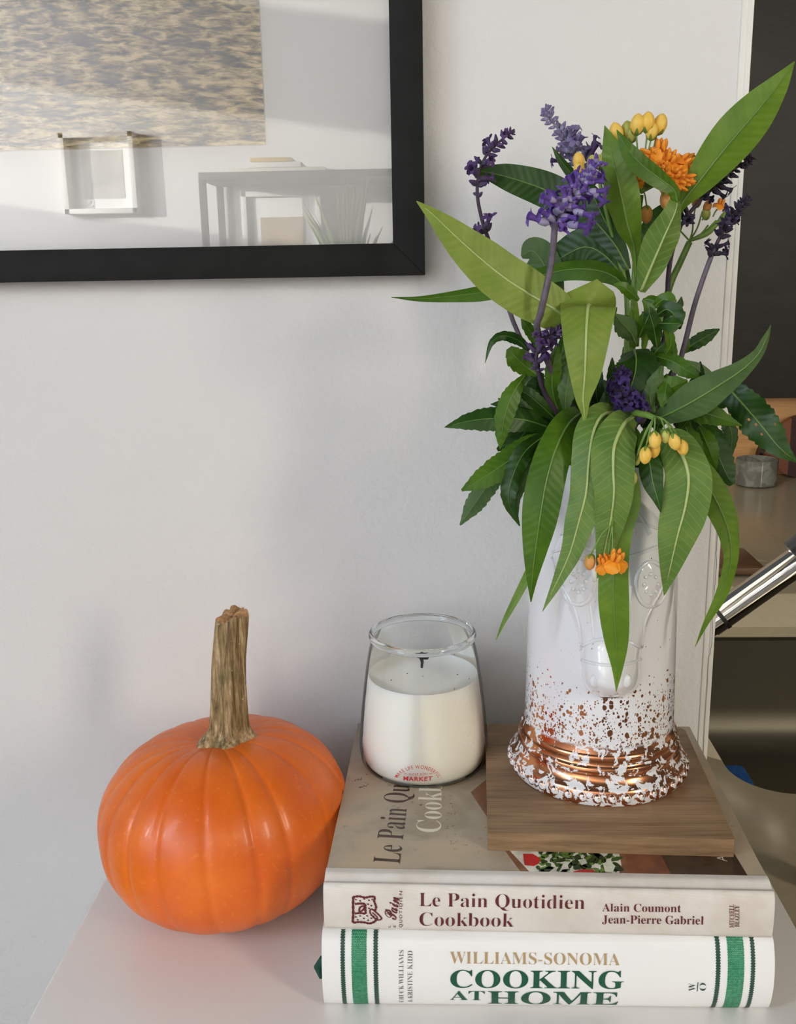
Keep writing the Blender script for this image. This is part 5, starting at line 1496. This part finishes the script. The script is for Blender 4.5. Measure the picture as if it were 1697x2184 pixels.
L(s4_, 'sage', [(1395, 880, .545, 8), (1385, 850, .542, 26), (1392, 815, .541, 26), (1402, 790, .541, 5)], 0, rib=.6)
L(s7_, 'dark', [(1352, 745, .560, 60), (1356, 765, .550, 92), (1354, 795, .545, 86), (1345, 825, .543, 56), (1340, 850, .543, 8)], 4)
L(s7_, 'sage', [(1356, 735, .566, 10), (1346, 712, .560, 46), (1328, 692, .557, 46), (1308, 668, .557, 3)], -12)
L(s7_, 'green', [(1352, 715, .568, 8), (1340, 695, .565, 30), (1330, 685, .564, 30), (1316, 678, .564, 4)], 0, rib=.5)
L(m1, 'green', [(1362, 720, .562, 8), (1375, 690, .556, 34), (1385, 662, .554, 30), (1370, 640, .554, 4)], 10)
L(s4_, 'dark', [(1400, 740, .560, 10), (1395, 705, .556, 40), (1385, 670, .554, 30), (1378, 650, .554, 4)], 0)
L(s4_, 'dark', [(1400, 672, .562, 12), (1422, 660, .558, 40), (1440, 676, .555, 44), (1450, 702, .553, 6)], (0, 40), wave=.2)
L(s4_, 'green', [(1395, 655, .566, 10), (1412, 640, .563, 30), (1426, 642, .561, 36), (1440, 660, .560, 6)], 10, wave=.2)
L(s4_, 'dark', [(1405, 690, .556, 10), (1420, 690, .551, 34), (1436, 690, .549, 40), (1454, 690, .549, 6)], -20, wave=.25)
L(s4_, 'green', [(1370, 640, .570, 8), (1390, 640, .567, 26), (1405, 650, .565, 20), (1416, 662, .565, 4)], 0, wave=.15)
L(s4_, 'sage', [(1445, 660, .585, 6), (1450, 648, .585, 16), (1453, 632, .585, 1)], 0, rib=.5)
L(m1, 'green', [(1362, 640, .568, 8), (1342, 622, .564, 26), (1325, 610, .562, 22), (1308, 606, .562, 3)], 0, rib=.6)
L(m1, 'mid', [(1352, 740, .572, 20), (1352, 690, .570, 24), (1354, 650, .569, 12), (1354, 635, .569, 2)], 0, rib=.5, serr=0)
L(m1, 'mid', [(1372, 745, .568, 10), (1376, 715, .566, 18), (1374, 700, .566, 2)], 0, rib=.5)
L(s4_, 'green', [(1415, 760, .562, 8), (1430, 735, .560, 22), (1425, 700, .558, 22), (1420, 680, .558, 3)], 20)
L(s4_, 'dark', [(1385, 770, .565, 8), (1402, 745, .562, 28), (1424, 728, .561, 3)], 0)
L(s4_, 'green', [(1440, 790, .575, 12), (1436, 750, .575, 18), (1432, 720, .575, 12), (1428, 690, .575, 4)], 0, rib=.6)
# deeper leaves that close the middle of the bunch
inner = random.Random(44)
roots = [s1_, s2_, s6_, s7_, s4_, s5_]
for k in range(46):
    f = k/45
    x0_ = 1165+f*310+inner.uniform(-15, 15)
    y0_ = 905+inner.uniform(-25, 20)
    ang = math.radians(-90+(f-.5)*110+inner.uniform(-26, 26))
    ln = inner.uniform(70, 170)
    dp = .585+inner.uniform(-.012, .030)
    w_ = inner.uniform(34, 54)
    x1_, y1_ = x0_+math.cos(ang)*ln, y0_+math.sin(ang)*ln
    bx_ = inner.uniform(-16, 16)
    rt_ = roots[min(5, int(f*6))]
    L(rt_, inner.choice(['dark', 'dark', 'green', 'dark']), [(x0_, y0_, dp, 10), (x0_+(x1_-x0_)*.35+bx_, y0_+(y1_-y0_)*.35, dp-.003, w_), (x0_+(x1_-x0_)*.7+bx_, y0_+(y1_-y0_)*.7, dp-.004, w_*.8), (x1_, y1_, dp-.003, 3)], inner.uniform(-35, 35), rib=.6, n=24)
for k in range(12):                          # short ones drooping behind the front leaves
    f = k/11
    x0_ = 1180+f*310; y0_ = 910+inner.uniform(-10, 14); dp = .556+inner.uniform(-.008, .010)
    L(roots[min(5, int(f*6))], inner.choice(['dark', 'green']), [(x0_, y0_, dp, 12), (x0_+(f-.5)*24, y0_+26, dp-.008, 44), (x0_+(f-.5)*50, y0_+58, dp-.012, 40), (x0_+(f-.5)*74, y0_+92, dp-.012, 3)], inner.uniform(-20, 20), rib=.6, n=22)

# ------------------------------------------------------------------ things across the room, seen only in the picture glass
WF = -2.4
def wz(px, py, off=0):
    """point on the far wall whose mirror image in the glass falls on the photo point"""
    d = ray(px, py); D = GY+(GY-WF-off); k = D/d.y
    return Vector((d.x*k, WF+off, CAM.z+d.z*k))
M_BLK = plain('shelf_metal', srgb(.16, .15, .14), .5)
a, b_ = wz(425, 372, .30), wz(842, 372, .30)
sx0, sx1, sz = a.x, b_.x+.25, a.z
su = thing('metal_shelf_unit', ((sx0+sx1)/2, WF+.17, -.78), 'slim black metal shelf unit against the far wall, mirrored in the picture glass', 'shelf')
box('shelf_top', (sx0, WF+.02, sz-.02), (sx1, WF+.32, sz+.004), M_BLK, su, .002)
box('shelf_board', (sx0, WF+.02, .22), (sx1, WF+.32, .24), M_BLK, su, .002)
for x_, y_ in ((sx0, WF+.30), (sx1-.02, WF+.30), (sx0, WF+.02), (sx1-.02, WF+.02)):
    box('leg', (x_, y_, -.78), (x_+.022, y_+.022, sz-.02), M_BLK, su, .001)
def leaning(name, label, x0, x1, z0, z1, y, dpt, fm, inner_c):
    t_ = thing(name, ((x0+x1)/2, y, z0), label, 'picture')
    w_ = .018
    for lo, hi in (((x0, z0), (x1, z0+w_)), ((x0, z1-w_), (x1, z1)), ((x0, z0), (x0+w_, z1)), ((x1-w_, z0), (x1, z1))):
        box('frame_rail', (lo[0], y, lo[1]), (hi[0], y+dpt, hi[1]), fm, t_, .001)
    box('mat', (x0+w_, y+.003, z0+w_), (x1-w_, y+.006, z1-w_), M_MAT, t_)
    mx_, mz_ = (x1-x0)*.22, (z1-z0)*.2
    box('print', (x0+mx_, y+.0065, z0+mz_), (x1-mx_, y+.008, z1-mz_), plain(name+'_print', inner_c, .6, var=.2, vs_=12), t_)
    return t_
M_WFR = plain('white_frame', srgb(.93, .92, .90), .4)
p0, p1 = wz(130, 286, .03), wz(300, 455, .03)
leaning('small_framed_picture', 'white framed picture on the far wall, mirrored at the left in the picture glass', p0.x, p1.x, p1.z, p0.z, WF+.001, .065, M_WFR, srgb(.74, .73, .70))
p0, p1 = wz(516, 410, .06), wz(688, 520, .06)
leaning('leaning_framed_picture', 'white framed picture standing in the shelf unit, mirrored in the picture glass', p0.x, p1.x, .2405, p0.z, WF+.06, .03, M_WFR, srgb(.76, .66, .52))
# a flat pile on the shelf top
for i, (px0, px1, h_, c_) in enumerate(((500, 700, .016, (.80, .78, .72)), (540, 650, .018, (.88, .86, .82)), (545, 630, .014, (.80, .66, .25)))):
    q0, q1 = wz(px0, 350, .15), wz(px1, 350, .15)
    zb = sz+.0045+[0, .0165, .035][i]
    o = box('magazine', (q0.x, WF+.08, zb), (q1.x, WF+.26, zb+h_), plain('paper_%d' % i, srgb(*c_), .6), None, .002)
    tag(o, ['pale grey magazine at the bottom of the pile on the mirrored shelf unit', 'white magazine in the middle of the pile on the mirrored shelf unit', 'yellow magazine on top of the pile on the mirrored shelf unit'][i], 'magazine', 'pile on the shelf unit')
pq = wz(748, 520, .38)
pt = thing('potted_plant', (pq.x, WF+.42, .2405-.02), 'spiky green pot plant in front of the shelf unit, mirrored in the picture glass', 'plant')
pt.location.z = .10
tube('plant_stand', [(pq.x, WF+.42, -.78), (pq.x, WF+.42, .10)], .05, M_BLK, pt, 20)
lathe('pot', [(.001, .0), (.06, .0), (.075, .12), (.068, .12), (.06, .10), (.001, .10)], (pq.x, WF+.42, .10), M_WFR, pt, 24)
rg = random.Random(9)
for k in range(60):
    a_ = rg.uniform(0, 2*PI); sp_ = rg.uniform(.02, .16); h_ = rg.uniform(.30, .52)
    P = [Vector((pq.x, WF+.42, .19)), Vector((pq.x+sp_*.4*math.cos(a_), WF+.42+sp_*.4*math.sin(a_), .19+h_*.6)), Vector((pq.x+sp_*math.cos(a_), WF+.42+sp_*math.sin(a_), .19+h_))]
    tube('blade', spline([tuple(p) for p in P], 8), [.008, .012, .013, .012, .010, .007, .004, .0008], LM['light'], pt, 5, 180)
